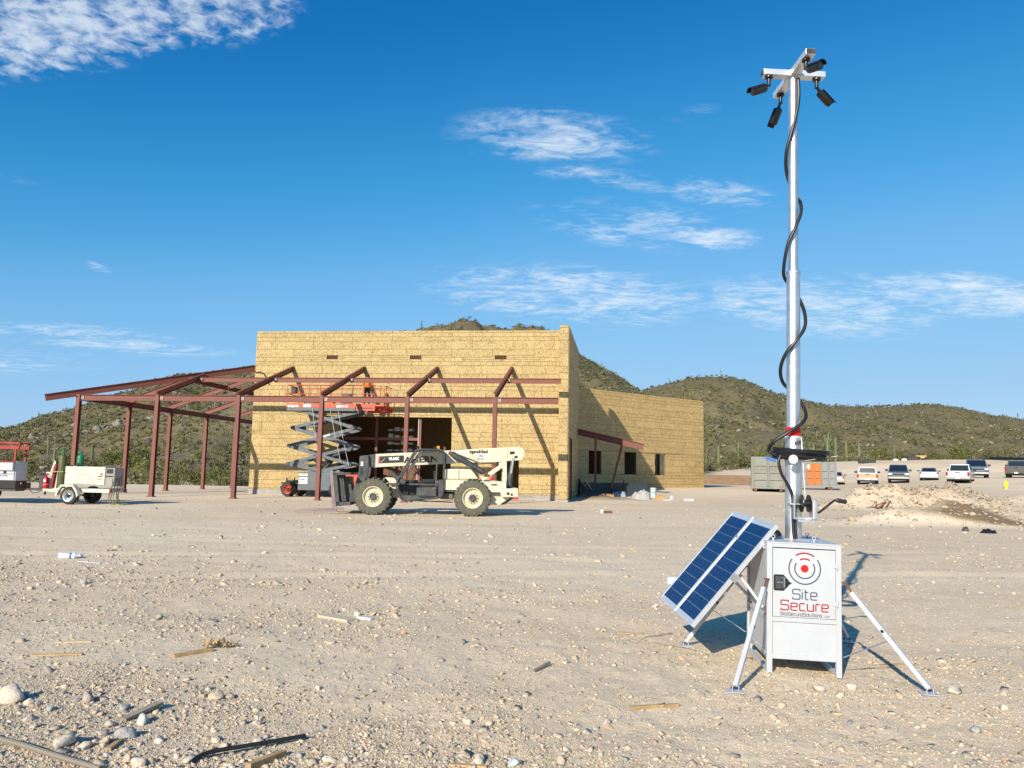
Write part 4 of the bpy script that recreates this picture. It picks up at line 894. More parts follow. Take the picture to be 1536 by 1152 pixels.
# winch
wn_ = empty('winch', (mx+.02, my-.10, 1.36), 0, parent=unit)
part(lambda m: (m.box(-.06, -.02, -.09, .12, .0, -.075), m.box(-.06, -.08, -.09, -.05, .02, .12), m.box(-.035, -.11, -.11, .10, -.01, -.092)), 'winch_bracket', galv, wn_)
part(lambda m: (m.lathe([(.075, 0), (.078, .012), (.03, .014), (.03, .06), (.078, .062), (.075, .074)], (.0, -.06, .05), (1, 0, 0), 24)), 'winch_drum', black, wn_, smooth=True)
part(lambda m: m.box(.085, -.12, -.09, .13, .0, .085), 'gear_cover', galv, wn_, bevel=.012)
part(lambda m: m.path([(.13, -.06, -.03), (.155, -.08, -.02), (.27, -.10, .085), (.285, -.10, .09)], .010, 8), 'crank_arm', black, wn_, smooth=True)
part(lambda m: m.path([(.283, -.10, .09), (.30, -.10, .089), (.37, -.10, .078), (.378, -.10, .077)], [.012, .019, .019, .010], 12), 'crank_grip', black, wn_, smooth=True)
part(lambda m: m.path([(.035, -.075, .09), (.02, -.015, .62), (.02, .0, .63)], .0035, 6), 'winch_wire', chrome, wn_)
# coiled cable and helix
cab = MB()
def helix(z):   # radius/phase of cable around mast
    pass
cpts = []
keys = [(5.40, .03, -.062), (5.22, .035, -.065), (5.04, .01, -.075), (4.85, -.035, -.07), (4.68, -.07, -.03), (4.52, -.05, .05), (4.38, .0, .07), (4.27, .045, .055), (4.20, .065, .0), (4.08, .055, -.05),
        (3.94, .0, -.085), (3.80, -.06, -.075), (3.64, -.085, -.03), (3.50, -.075, .04), (3.42, .0, .085), (3.30, .065, .06), (3.15, .10, .0), (3.0, .085, -.06), (2.87, .0, -.10), (2.75, -.085, -.07), (2.62, -.115, 0), (2.5, -.075, .07),
        (2.40, .03, .085), (2.30, .085, .03), (2.2, .10, -.04), (2.12, .05, -.10), (2.03, -.08, -.12), (1.94, -.20, -.09), (1.865, -.225, -.04), (1.825, -.16, -.08), (1.80, -.02, -.13)]
def cr(P, m=6):
    o = []
    for i in range(len(P)-1):
        a, b, c, d = [Vector(P[max(0, min(len(P)-1, i+k))]) for k in (-1, 0, 1, 2)]
        for k in range(m):
            t_ = k/m; o.append(.5*((2*b)+(c-a)*t_+(2*a-5*b+4*c-d)*t_*t_+(-a+3*b-3*c+d)*t_**3))
    return o+[Vector(P[-1])]
cpts = cr([(mx+x, my+y, z) for z, x, y in keys])
part(lambda m: m.path(cpts, .016, 8), 'power_cable', rubber, unit, smooth=True)
def coils(m):
    r = random.Random(3)
    for k in range(9):
        a0, rx, ry, zc, tl = r.uniform(0, 6), r.uniform(.18, .245), r.uniform(.18, .24), 1.845+r.uniform(-.03, .03), r.uniform(-.05, .05)
        cx = mx+.045+r.uniform(-.02, .02)
        m.path([(cx+rx*math.cos(q*.2094), my+ry*math.sin(q*.2094), zc+tl*math.cos(q*.2094+a0)*.6) for q in range(30)], .0135, 7, closed=True)
part(coils, 'cable_coil', rubber, unit, smooth=True)
part(lambda m: m.path(cr([(mx-.13, my-.12, 1.84), (mx-.16, my-.13, 1.77), (mx-.135, my-.13, 1.66), (mx-.07, my-.12, 1.55), (mx-.035, my-.11, 1.45), (mx-.03, my-.10, 1.25), (mx-.02, my-.10, UH+.005)]), .014, 8), 'down_cable', rubber, unit, smooth=True)
part(lambda m: m.path(cr([(mx-.01, my-.10, 1.40), (mx-.008, my-.10, 1.2), (mx+.0, my-.10, UH+.005)]), .010, 8), 'down_cable', rubber, unit, smooth=True)
part(lambda m: m.box(mx-.065, my-.135, 1.395, mx+.03, my-.06, 1.405), 'cable_clamp', galv, unit)
part(lambda m: m.beam((mx-.26, my-.06, 1.80), (mx-.17, my-.08, 1.775), .035, .03), 'blue_tie', mat('blue_plastic', (.02, .10, .35), .5), unit)
part(lambda m: m.lathe([(.0, 0), (.04, .0), (.04, .012), (0, .012)], (mx-.06, my-.235, 1.79), (0, 1, .1), 18), 'hanger_disc', alu, unit)
part(lambda m: m.beam((mx+.06, my, 1.78), (mx+.38, my-.02, 1.84), .008, .004), 'strap', plaswhite, unit)
part(lambda m: (m.box(mx-.01, my-.09, 1.93, mx+.05, my-.07, 1.95), m.tube((mx+.02, my-.10, 1.955), (mx+.05, my-.07, 1.955), .01, 8)), 'pulley', darkmetal, unit)
# head: cross arm with four cameras
head = empty('camera_head', (mx, my, 5.44), R_(7), parent=unit)
part(lambda m: (m.box(-.295, -.045, 0, .295, .045, .055), m.box(-.045, -.42, .001, .045, -.0455, .056), m.box(-.045, .0455, .001, .045, .42, .056)), 'cross_arm', alu, head, bevel=.003)
hd_ = [o for o in kids(head)][0]
part(lambda m: (m.box(-.298, -.043, .004, -.2955, .043, .052), m.box(-.043, -.4225, .004, .043, -.4205, .052), m.box(.2955, -.043, .004, .298, .043, .052)), 'end_cap', darkmetal, head)
part(lambda m: (m.box(-.06, -.06, -.012, .06, .06, -.001),), 'head_plate', galv, head)
def bullet_cam(x, y, dx, dy, dz):
    d = Vector((dx, dy, dz)).normalized(); c = empty('camera', (x, y, 0), 0, parent=head); c.name = 'camera_mount'
    base = MB(); base.lathe([(.038, 0), (.038, -.018), (.018, -.022), (.018, -.085), (.020, -.095)], (0, 0, -.001)); base.tube((0, 0, -.085), tuple(Vector((0, 0, -.095))+d*.05), .014, 10)
    m = base.mesh('camera', black, True); c_ = link('camera', m, head, (x, y, 0))
    s0 = Vector((0, 0, -.105))+d*.035; s1 = s0+d*.165
    part(lambda mm: (mm.lathe([(.020, 0), (.038, .012), (.041, .03), (.041, .155), (.036, .165)], s0, d, 20)), 'camera_body', black, c_, smooth=True)
    up = (Vector((0, 0, 1))-d*d.z).normalized(); sd = d.cross(up)
    sh = MB(); n = 12; v = []
    for q in (.02, .195):
        for k in range(n+1): a = -1.35+2.7*k/n; v.append(s0+d*q+up*(.047*math.cos(a))+sd*(.047*math.sin(a)))
    for q in (.02, .195):
        for k in range(n+1): a = -1.35+2.7*k/n; v.append(s0+d*q+up*(.044*math.cos(a))+sd*(.044*math.sin(a)))
    m1 = n+1; f = [(k, k+1, m1+k+1, m1+k) for k in range(n)]+[(2*m1+k+1, 2*m1+k, 3*m1+k, 3*m1+k+1) for k in range(n)]+[(m1+k, m1+k+1, 3*m1+k+1, 3*m1+k) for k in range(n)]+[(k+1, k, 2*m1+k, 2*m1+k+1) for k in range(n)]
    sh.add(v, f); sh.build('sun_shield', black, c_)
    part(lambda mm: mm.lathe([(.0, 0), (.028, 0), (.028, .003), (.0, .003)], s0+d*.1655, d, 16), 'lens', glassd, c_)
    bpy.data.objects.remove(c)
bullet_cam(-.235, 0, -.85, -.25, -.42); bullet_cam(.225, 0, .62, .25, -.42); bullet_cam(-.01, -.33, .22, -.80, -.22); bullet_cam(0, .33, -.25, .35, -.85)
# stabiliser legs
ui = (Matrix.Translation(unit.location) @ unit.rotation_euler.to_matrix().to_4x4()).inverted()
for (corner, foot_px, lug) in (((0, 0), (1103, 1041), -1), ((UW, 0), (1394, 1043), 1), ((0, UD), (1029, 968), -1), ((UW, UD), None, 1)):
    fw_ = gnd(*foot_px) if foot_px else Vector((3.42, 7.95, 0)); fw_.z = gz(fw_.x, fw_.y)+.012
    f_ = ui @ fw_; top = Vector((corner[0]+.02*(1 if lug > 0 else -1)+(0 if lug < 0 else 0), corner[1]+(.0 if corner[1] == 0 else 0), .765)); out_d = Vector((f_.x-corner[0], f_.y-corner[1], 0)).normalized()
    top = Vector((corner[0], corner[1], .775))+out_d*.02; a = top+(f_-top).normalized()*.09
    lg = part(lambda m: m.beam(a, f_+Vector((0, 0, .03)), .036, .036), 'outrigger_leg', white, unit, bevel=.004)
    part(lambda m: (m.tube(top, a+(a-top)*.2, .006, 6), m.tube(top-Vector((.02, 0, 0)), top+Vector((.025, 0, 0)), .006, 8), m.tube(top+Vector((.018, 0, .004)), a+Vector((.008, 0, 0)), .005, 6)), 'clevis', rusty, lg)
    part(lambda m: (m.box(f_.x-.065, f_.y-.055, f_.z-.006, f_.x+.065, f_.y+.055, f_.z), m.box(f_.x-.026, f_.y-.02, f_.z, f_.x-.021, f_.y+.02, f_.z+.04), m.box(f_.x+.021, f_.y-.02, f_.z, f_.x+.026, f_.y+.02, f_.z+.04)), 'foot_plate', white, lg)
    part(lambda m: m.tube((f_.x-.036, f_.y, f_.z+.02), (f_.x+.036, f_.y, f_.z+.02), .007, 8), 'pin', black, lg)
    midp = a+(f_-a)*.5; low = Vector((corner[0], corner[1], .17))+out_d*.01
    part(lambda m: m.lathe([(.006, 0), (.012, .012), (.012, .03)], a+(f_-a)*.40, (0, -1, 0) if corner[1] == 0 else (-.3, -1, 0), 10), 'knob', black, lg)
    dd = low-midp; s1, s2 = midp+dd*.35, midp+dd*.72
    part(lambda m: (m.tube(midp, s1, .0045, 6), m.tube(s2, low, .0045, 6), m.tube(s1+Vector((0, .008, 0)), s2+Vector((0, .008, 0)), .0035, 6), m.tube(s1-Vector((0, .008, 0)), s2-Vector((0, .008, 0)), .0035, 6)), 'turnbuckle', chrome, lg)
# solar panels
PA = Vector((2.313, 6.75, 1.231)); yw, ti, ro = -.111, .866, -.078
U1 = Vector((math.sin(yw), math.cos(yw), 0)); Hh_ = Vector((-math.cos(yw), math.sin(yw), 0)); V1 = Hh_*math.cos(ti)-Vector((0, 0, 1))*math.sin(ti)
U2, V2 = U1*math.cos(ro)+V1*math.sin(ro), V1*math.cos(ro)-U1*math.sin(ro); N2 = U2.cross(V2).normalized()
if N2.z < 0: N2 = -N2
pm_ = Matrix((( U2.x, V2.x, N2.x), (U2.y, V2.y, N2.y), (U2.z, V2.z, N2.z))).to_4x4(); pm_.translation = PA
array = empty('solar_array', parent=unit); array.matrix_basis = ui @ pm_     # local: x across (away), y down the slope, z out of the glass
PW, PL = .510, 1.142
cell_m = mat('solar_cell_blue', (.002, .036, .125), .45, var=.10, vscale=3, spec=.12, dirt=(.05, .05, .07), dirt_amt=.12); backsheet = mat('solar_backsheet_grid', (.36, .42, .50), .3)
busm = mat('solar_busbar', (.035, .075, .16), .3)
cell_me = MB().box(-.0735, -.0505, 0, .0735, .0505, .0015).mesh('solar_cell', cell_m)
for k in range(2):
    x0 = k*(PW+.026); pn = empty('solar_panel', (x0, 0, 0), 0, parent=array)
    fr = MB(); w = .018
    fr.box(0, 0, -.035, PW, w, .003).box(0, PL-w, -.035, PW, PL, .003).box(0, w, -.035, w, PL-w, .003).box(PW-w, w, -.035, PW, PL-w, .003); fr.build('panel_frame', alu, pn)
    part(lambda m: m.box(w, w, -.006, PW-w, PL-w, -.001), 'panel_glass', backsheet, pn); pn_ = pn
    cx0 = w+.013
    for i in range(3):
        for j in range(10): link('solar_cell', cell_me, pn, (cx0+.0735+i*.1500, w+.040+.0505+j*.1035, -.0008))
    part(lambda m: [m.box(cx0+i*.15+.0735+q-.0007, w+.04, .0008, cx0+i*.15+.0735+q+.0007, PL-w-.035, .0012) for i in range(3) for q in (-.03, .03)], 'busbar', busm, pn)
    part(lambda m: m.box(.02, .1, -.030, PW-.02, .16, -.010), 'junction_box', black, pn)
part(lambda m: m.box(PW+.001, -.004, -.03, PW+.025, PL+.004, .006), 'centre_rail', alu, array)
part(lambda m: (m.box(.03, .18, -.065, 1.02, .215, -.036), m.box(.03, .72, -.065, 1.02, .755, -.036)), 'cross_rail', alu, array)
part(lambda m: (m.box(-.004, .55, -.06, -.0005, .62, .004), m.box(PW-.02, PL*.2, .006, PW+.04, PL*.2+.02, .012)), 'clamp', galv, array)
# array brackets from cabinet
A_ = (ui @ pm_)
for yq in (.10, .92):
    e1 = A_ @ Vector((yq, .50 if yq > .5 else .52, -.05)); part(lambda m: m.beam((-.004, .12 if yq < .5 else UD-.05, .52), e1, .022, .022), 'panel_strut', alu, unit)
    e1 = A_ @ Vector((yq, .12, -.05)); part(lambda m: m.beam((.0, .10 if yq < .5 else UD-.05, UH-.06), e1, .03, .022), 'panel_hinge_arm', alu, unit)

# ---------------------------------------------------------------- wheels shared
def make_wheel(name, R, Wd, rimr, parent, loc, m_t, m_r, m_h, side=-1, lugs=22, bolts=10, agr=True):
    w = part(lambda m: m.lathe([(rimr, side*.0), (R*.80, side*-.02), (R*.93, side*.01), (R*.965, side*.06), (R*.965, side*(Wd-.06)), (R*.93, side*(Wd-.01)), (R*.8, side*Wd), (rimr, side*Wd)], (0, 0, 0), (0, -1, 0) if side < 0 else (0, -1, 0), 40), name, m_t, parent, loc=loc, smooth=True)
    return w
def wheel(parent, loc, R, Wd, rimr, m_t, m_r, m_h, lugs=24, bolts=10, agr=True):
    # outer face towards -y at local y=0, tyre goes to +Wd
    o = empty('wheel', loc, 0, parent=parent)
    tm = MB(); tm.lathe([(rimr, .03), (rimr+.02, .0), (R*.78, -.012), (R*.92, .01), (R*.955, .05), (R*.955, Wd-.05), (R*.92, Wd-.01), (R*.78, Wd+.01), (rimr, Wd)], (0, 0, 0), (0, 1, 0), 44, caps=False)
    if agr:
        for k in range(lugs):
            for s in (0, 1):
                a = 6.28319*(k+.5*s)/lugs; c, sn = math.cos(a), math.sin(a); a2 = a+.10*(1 if s else -1)
                y0, y1 = (.005, Wd*.52) if s == 0 else (Wd*.48, Wd-.005)
                ti_ = Vector((-sn, 0, c)); ra = Vector((c, 0, sn)); p0 = ra*(R*.965)+Vector((0, y0, 0)); p1 = Vector((math.cos(a2), 0, math.sin(a2)))*(R*.965)+Vector((0, y1, 0))
                tm.beam(p0, p1, R*.075, R*.07, up=ra)
                if s == 0: tm.beam(ra*(R*.86)+Vector((0, .008, 0)), ra*(R*.97)+Vector((0, .012, 0)), R*.075, .04, up=(0, 1, 0))
    t_ = tm.build('tyre', m_t, o, smooth=True)
    rm = MB(); rm.lathe([(rimr+.006, .03), (rimr+.006, -.008), (rimr*.94, -.004), (rimr*.90, .02), (rimr*.86, .09), (rimr*.74, .11), (rimr*.70, .10), (rimr*.50, .05), (rimr*.38, .03), (.001, .03)], (0, 0, 0), (0, 1, 0), 36, caps=False); rm.build('rim', m_r, o, smooth=True)
    hb = MB(); hb.lathe([(.0, -.03), (rimr*.30, -.03), (rimr*.36, .0), (rimr*.36, .05)], (0, 0, 0), (0, 1, 0), 20)
    for k in range(bolts): a = 6.28319*k/bolts; c = Vector((rimr*.47*math.cos(a), 0, rimr*.47*math.sin(a))); hb.tube(c+Vector((0, .012, 0)), c+Vector((0, .05, 0)), rimr*.055, 6)
    hb.build('hub', m_h, o, smooth=False); return o

# ---------------------------------------------------------------- telehandler
tp0, tp1 = gnd(556, 772.5), gnd(704, 774.8); tv = tp1-tp0
th = empty('telehandler', (tp0.x, tp0.y, -.02), math.atan2(tv.y, tv.x), 'cream telescopic forklift with open black cab parked before the building', 'telehandler')
def q(X, Y): return ((X-324)/174.0, (567-Y)/174.0)
def poly(*pts): return [q(*p) for p in pts]
for (x, y) in ((.05, 0), (3.62, 0), (.05, 1.95), (3.62, 1.95)):
    w = wheel(th, (x, y, .675), .675, .42, .365, tyre, rimcream, darkmetal)
    if y > 1: w.scale = (1, -1, 1); w.location.y = 2.42
part(lambda m: (m.tube((.05, .3, .62), (.05, 2.2, .62), .13, 12), m.tube((3.62, .3, .62), (3.62, 2.2, .62), .13, 12), m.box(-.35, .75, .55, .45, 1.7, .9), m.box(3.2, .7, .55, 4.3, 1.7, .9)), 'axle', darkmetal, th)
part(lambda m: m.prism(poly((395, 330), (440, 332), (480, 345), (480, 402), (450, 402), (420, 360)), .45, 2.0), 'front_fender', cream, th, bevel=.01)
part(lambda m: m.prism([(-.25, .62), (5.0, .62), (5.0, 1.25), (4.2, 1.32), (.4, 1.15), (-.25, 1.0)], .95, 1.55), 'chassis', cream, th, bevel=.01)
part(lambda m: m.prism([(.55, 1.10), (2.5, 1.10), (2.5, 1.16), (.55, 1.16)], .30, .94), 'deck', darkmetal, th)
part(lambda m: m.prism(poly((772, 337), (835, 337), (1000, 345), (1165, 345), (1165, 412), (1080, 412), (830, 402), (772, 402)), .14, .90), 'body_side', cream, th, bevel=.012)
part(lambda m: m.prism(poly((775, 272), (860, 268), (940, 270), (958, 290), (990, 331), (775, 335)), .22, .92), 'engine_hood', cream, th, bevel=.03)
part(lambda m: m.prism(poly((862, 270), (866, 270), (866, 334), (862, 334)), .215, .26), 'hood_seam', darkmetal, th)
part(lambda m: m.prism(poly((700, 420), (835, 420), (835, 462), (750, 462)), .35, .9), 'side_tank', mat('olive_drab_tank', (.10, .10, .06), .6, dirt=DUST, dirt_amt=.4), th, bevel=.06)
part(lambda m: m.prism(poly((700, 402), (1150, 412), (1150, 420), (700, 412)), .20, .9), 'frame_lower_rail', darkmetal, th)  # thin dark rail along the lower edge of the body side
part(lambda m: m.prism(poly((560, 470), (830, 478), (830, 484), (560, 476)), .5, .6), 'lower_pipe', darkmetal, th)
part(lambda m: m.prism(poly((1040, 412), (1140, 412), (1170, 440), (1190, 450), (1125, 492), (1060, 492), (1060, 440)), .40, 2.0), 'rear_fender', cream, th, bevel=.02)
part(lambda m: m.prism(poly((1130, 388), (1240, 384), (1242, 436), (1225, 441), (1142, 441), (1130, 430)), .12, 2.28), 'counterweight', cream, th, bevel=.02)
part(lambda m: [m.tube((q(X, 0)[0], .10, q(0, Y)[1]), (q(X, 0)[0], .16, q(0, Y)[1]), r, 14) for X, Y, r in ((1177, 418, .05), (1200, 424, .04))], 'tow_hole', black, th)
part(lambda m: m.prism(poly((1150, 442), (1222, 442), (1165, 488), (1140, 492)), .5, 1.9), 'belly_plate', darkmetal, th)
# boom in three sleeves
part(lambda m: m.prism(poly((780, 152), (1000, 135), (1190, 122), (1275, 117), (1305, 133), (1308, 160), (1290, 205), (1240, 207), (1165, 216), (1095, 222), (940, 226), (780, 238)), .98, 1.62), 'boom_outer', cream, th, bevel=.015)
part(lambda m: m.prism(poly((338, 182), (790, 153), (790, 236), (338, 268)), 1.01, 1.59), 'boom_inner', cream, th, bevel=.01)
part(lambda m: m.prism(poly((338, 182), (352, 181), (352, 267), (338, 268)), .99, 1.61), 'boom_collar', offwhite, th)
part(lambda m: m.prism(poly((1165, 172), (1200, 128), (1192, 190)), .955, .98), 'boom_gusset', cream, th)
part(lambda m: m.prism(poly((1210, 150), (1240, 148), (1240, 165), (1210, 167)), .965, .98), 'boom_port', black, th)
part(lambda m: m.prism(poly((1240, 178), (1262, 176), (1258, 190), (1240, 192)), .965, .98), 'boom_port', black, th)
part(lambda m: m.prism(poly((838, 160), (1010, 222), (1010, 226), (835, 175)), .955, .982), 'boom_rib', darkmetal, th)
# rear upright and cylinders
part(lambda m: m.prism(poly((1118, 225), (1150, 212), (1170, 215), (1172, 345), (1145, 345), (1145, 262), (1120, 258)), .70, .95), 'boom_upright', cream, th, bevel=.012)
part(lambda m: m.prism(poly((1118, 225), (1150, 212), (1170, 215), (1172, 345), (1145, 345), (1145, 262), (1120, 258)), 1.66, 1.9), 'boom_upright', cream, th)
x0, z0 = q(1005, 338); x1, z1 = q(1130, 250); part(lambda m: m.beam((x0, .82, z0), (x1, .82, z1), .14, .15), 'brace', cream, th, bevel=.01)
def cyl(name, a, b, y, r, m_): (xa, za), (xb, zb) = q(*a), q(*b); return part(lambda m: m.tube((xa, y, za), (xb, y, zb), r, 16), name, m_, th, smooth=True)
cyl('lift_cylinder', (812, 172), (1022, 288), .62, .105, darkmetal); cyl('cylinder_rod', (1022, 288), (1045, 300), .62, .06, rusty); cyl('cylinder_eye', (795, 163), (815, 175), .66, .07, rusty)
cyl('hood_strut', (950, 272), (988, 330), .5, .045, darkmetal)
for yq in (.62, 1.75): cyl('slave_cylinder', (1196, 292), (1190, 388), yq, .085, darkmetal); cyl('cylinder_rod', (1212, 190), (1198, 292), yq, .04, chrome)
part(lambda m: m.path([(q(930, 0)[0], .9, q(0, 226)[1]), (q(1000, 0)[0], .9, q(0, 234)[1]), (q(1090, 0)[0], .9, q(0, 228)[1]), (q(1115, 0)[0], .9, q(0, 235)[1])], .018, 6), 'hose', rubber, th)
part(lambda m: m.tube((q(1075, 0)[0], .6, q(0, 338)[1]), (q(1072, 0)[0], .6, q(0, 320)[1]), .07, 10), 'red_cap', redbright, th)
# cab
cabf = MB(); fr_ = [q(*p) for p in ((484, 342), (474, 372), (480, 405), (497, 445), (515, 466), (545, 470), (640, 462), (735, 452), (760, 440), (769, 420), (769, 175), (757, 156), (735, 151), (625, 151), (590, 158), (578, 172), (484, 342))]
for y in (.06,): cabf.path([(x, y, z) for x, z in fr_], .036, 8)
fb = [q(*p) for p in ((484, 342), (578, 172), (590, 158), (625, 151), (735, 151), (769, 175), (769, 340))]
cabf.path([(x, .88, z) for x, z in fb], .036, 8)
for P_ in ((588, 160), (760, 160), (769, 340), (490, 335)): x, z = q(*P_); cabf.tube((x, .06, z), (x, .88, z), .032, 8)
x0, z0 = q(632, 155); x1, z1 = q(540, 318); cabf.beam((x0, .10, z0), (x1, .10, z1), .05, .06)
x0, z0 = q(725, 152); x1, z1 = q(722, 400); cabf.beam((x0, .08, z0), (x1, .08, z1), .05, .06)
cabf.build('cab_frame', darkmetal, th, smooth=True)
part(lambda m: m.prism(poly((590, 152), (760, 152), (766, 162), (584, 164)), .08, .88), 'cab_roof', darkmetal, th)
part(lambda m: m.prism(poly((602, 390), (726, 386), (726, 448), (640, 458), (602, 440)), .10, .14), 'cab_door_panel', darkmetal, th, bevel=.008)
part(lambda m: m.prism(poly((484, 345), (602, 345), (602, 458), (520, 466), (484, 410)), .75, .90), 'cab_wall', black, th)
part(lambda m: m.prism(poly((500, 440), (730, 440), (730, 452), (520, 464)), .10, .88), 'cab_floor', darkmetal, th)
part(lambda m: m.prism(poly((738, 340), (772, 340), (772, 440), (738, 450)), .06, .90), 'cab_rear_panel', darkmetal, th, bevel=.01)
part(lambda m: m.prism(poly((425, 292), (442, 290), (484, 325), (535, 350), (525, 372), (480, 358)), .10, .70), 'cowl', darkmetal, th, bevel=.01)
part(lambda m: (m.prism(poly((625, 340), (712, 336), (715, 358), (628, 360)), .30, .75), m.prism(poly((700, 285), (718, 283), (722, 340), (704, 345)), .32, .73)), 'seat', black, th, bevel=.02)
part(lambda m: (m.path([(q(588, 0)[0]+.10*math.cos(k*.4488)*.8, .50+.17*math.sin(k*.4488), q(0, 300)[1]+.10*math.cos(k*.4488)*.6) for k in range(14)], .016, 6, closed=True), m.tube((q(588, 0)[0], .5, q(0, 300)[1]), (q(560, 0)[0], .5, q(0, 350)[1]), .03, 8)), 'steering_wheel', black, th)
part(lambda m: (m.beam((q(560, 0)[0], .35, q(0, 265)[1]), (q(632, 0)[0], .35, q(0, 335)[1]), .03, .03)), 'control_lever', black, th)
pass
part(lambda m: (m.lathe([(.0, 0), (.05, .0), (.055, .04), (.04, .07), (0, .08)], (q(603, 0)[0], .1, q(0, 140)[1]), (-.5, -.5, .3), 12), m.tube((q(607, 0)[0], .1, q(0, 152)[1]), (q(604, 0)[0], .1, q(0, 138)[1]), .012, 6)), 'work_lamp', black, th)
part(lambda m: m.box(q(718, 0)[0], .4, q(0, 147)[1], q(736, 0)[0], .5, q(0, 126)[1]), 'beacon', amber, th, bevel=.01)
part(lambda m: m.tube((q(762, 0)[0], 1.3, q(0, 152)[1]), (q(762, 0)[0], 1.3, q(0, 126)[1]), .05, 10), 'exhaust_stub', rusty, th)
part(lambda m: m.lathe([(.0, 0), (.06, 0), (.06, .05), (0, .07)], (q(707, 0)[0], .3, q(0, 142)[1]), (0, 0, 1), 12), 'mirror', black, th)
part(lambda m: (m.tube((.35, .6, 1.32), (.75, .6, 1.32), .012, 6), m.tube((.35, .6, 1.2), (.35, .6, 1.32), .012, 6), m.tube((.75, .6, 1.2), (.75, .6, 1.32), .012, 6)), 'grab_rail', alu, th)
# head, carriage, forks
part(lambda m: m.prism(poly((292, 188), (338, 183), (338, 266), (300, 270)), 1.02, 1.58), 'boom_head', darkmetal, th, bevel=.01)
for y in (.86, 1.62): part(lambda m: m.prism(poly((238, 198), (292, 190), (298, 262), (292, 320), (250, 400), (215, 470), (205, 508), (180, 510), (182, 470), (214, 385), (236, 300)), y, y+.12), 'tilt_arm', darkmetal, th, bevel=.008)
part(lambda m: m.box(q(248, 0)[0], .853, q(0, 260)[1], q(262, 0)[0], .858, q(0, 233)[1]), 'sticker', inkwhite, th)
part(lambda m: m.box(q(248, 0)[0], .85, q(0, 318)[1], q(262, 0)[0], .857, q(0, 272)[1]), 'slot', black, th)
part(lambda m: (m.prism(poly((88, 308), (200, 302), (200, 318), (88, 322)), .30, 2.2), m.prism(poly((115, 490), (206, 488), (206, 508), (115, 516)), .30, 2.2),
                [m.prism(poly((92, 305), (112, 305), (140, 510), (120, 512)), y, y+.06) for y in (.3, .75, 1.25, 1.7, 2.14)], m.prism(poly((150, 330), (180, 330), (205, 480), (160, 500)), .9, 1.7)), 'carriage', darkmetal, th)
forkm = mat('worn_fork_steel', (.22, .17, .17), .5, .4, var=.2, vscale=3)
for y in (.42, 1.75):
    part(lambda m: (m.prism(poly((68, 292), (84, 292), (115, 522), (92, 530)), y, y+.13), m.prism([(-1.33, .16), (-1.18, .16), (-1.18, .09), (-2.72, .085), (-2.72, .10)], y, y+.13)), 'fork', forkm, th)
# lettering
part(lambda m: m.prism(poly((358, 197), (520, 188), (520, 232), (358, 242)), .997, 1.008), 'name_plate', inkblack, th)
tl = math.atan2(9, 162)
text('VR-843C', .15, inkwhite, th, (*q(424, 221)[:1], .992, q(424, 221)[1]), (R_(90), -tl, 0), bold=.008, sx=.68)
part(lambda m: m.prism(poly((360, 199), (367, 198.6), (367, 236), (360, 236.4)), .985, .996), 'red_mark', redbright, th)
part(lambda m: m.path([(*q(372, 236)[:1], .99, q(372, 236)[1]), (q(388, 0)[0], .99, q(0, 222)[1]), (q(400, 0)[0], .99, q(0, 206)[1])], .012, 6), 'crane_mark', alu, th)
text('AHERN', .31, inkblack, th, (q(524, 0)[0], 1.003, q(0, 236)[1]), (R_(90), -tl, 0), bold=.012, sx=1.25)
text('Ingersoll-Rand', .165, inkblack, th, (q(946, 0)[0], .972, q(0, 165)[1]), (R_(90), -R_(1.6), 0), bold=.006, sx=.72)
part(lambda m: m.prism(poly((995, 171), (1052, 170), (1052, 189), (995, 190)), .970, .9775), 'sticker', inkwhite, th)
part(lambda m: m.prism(poly((993, 193), (1054, 192), (1054, 206), (993, 207)), .970, .9775), 'sticker', inkwhite, th)
text('AHERN', .075, inkblack, th, (q(998, 0)[0], .966, q(0, 186)[1]), bold=.003, sx=1.05)
text('RENTALS', .062, inkblack, th, (q(996, 0)[0], .966, q(0, 204)[1]), bold=.003, sx=1.05)
part(lambda m: m.prism(poly((885, 146), (935, 143), (935, 166), (885, 169)), .972, .979), 'faded_decal', plaswhite, th)
text('4487', .10, inkblack, th, (q(1066, 0)[0], .134, q(0, 370)[1]), bold=.003, sx=1.25, shear=.2)

for o_ in kids(th):
    nm = o_.name.split('.')[0]
    if nm in ('boom_outer', 'boom_inner', 'boom_collar', 'boom_gusset', 'boom_port', 'boom_rib', 'boom_head', 'tilt_arm', 'carriage', 'fork', 'name_plate', 'red_mark', 'crane_mark', 'sticker', 'slot', 'faded_decal', 'hose') or (nm == 'lettering' and o_.location.y > .5): o_.location.x -= .11

# ---------------------------------------------------------------- scissor lift
lc = L2W(9.82, 3.95); lift = empty('scissor_lift', (lc.x, lc.y, 0), BYAW, 'raised grey scissor lift with orange-red platform against the front wall', 'scissor lift')
def s_(X, Y): return ((X-285)/107.0+0.0, (1092-Y)/107.0)
LY = 1.55
lw = [(.31, 0), (3.1, 0), (.31, 1.5), (3.1, 1.5)]
for (x, y) in lw:
    w = wheel(lift, (x, y, .43), .44, .30, .26, tyreblk, liftred, black, lugs=20, bolts=8)
    if y > 1: w.scale = (1, -1, 1); w.location.y = 1.83
part(lambda m: (m.box(.1, .3, .35, 3.9, 1.5, .62),), 'underframe', darkmetal, lift)
part(lambda m: m.box(.86, .02, .38, 3.72, .42, 1.36), 'battery_box', liftgrey, lift, bevel=.03)
part(lambda m: m.box(.86, 1.4, .38, 3.72, 1.8, 1.30), 'battery_box', liftgrey, lift, bevel=.03)
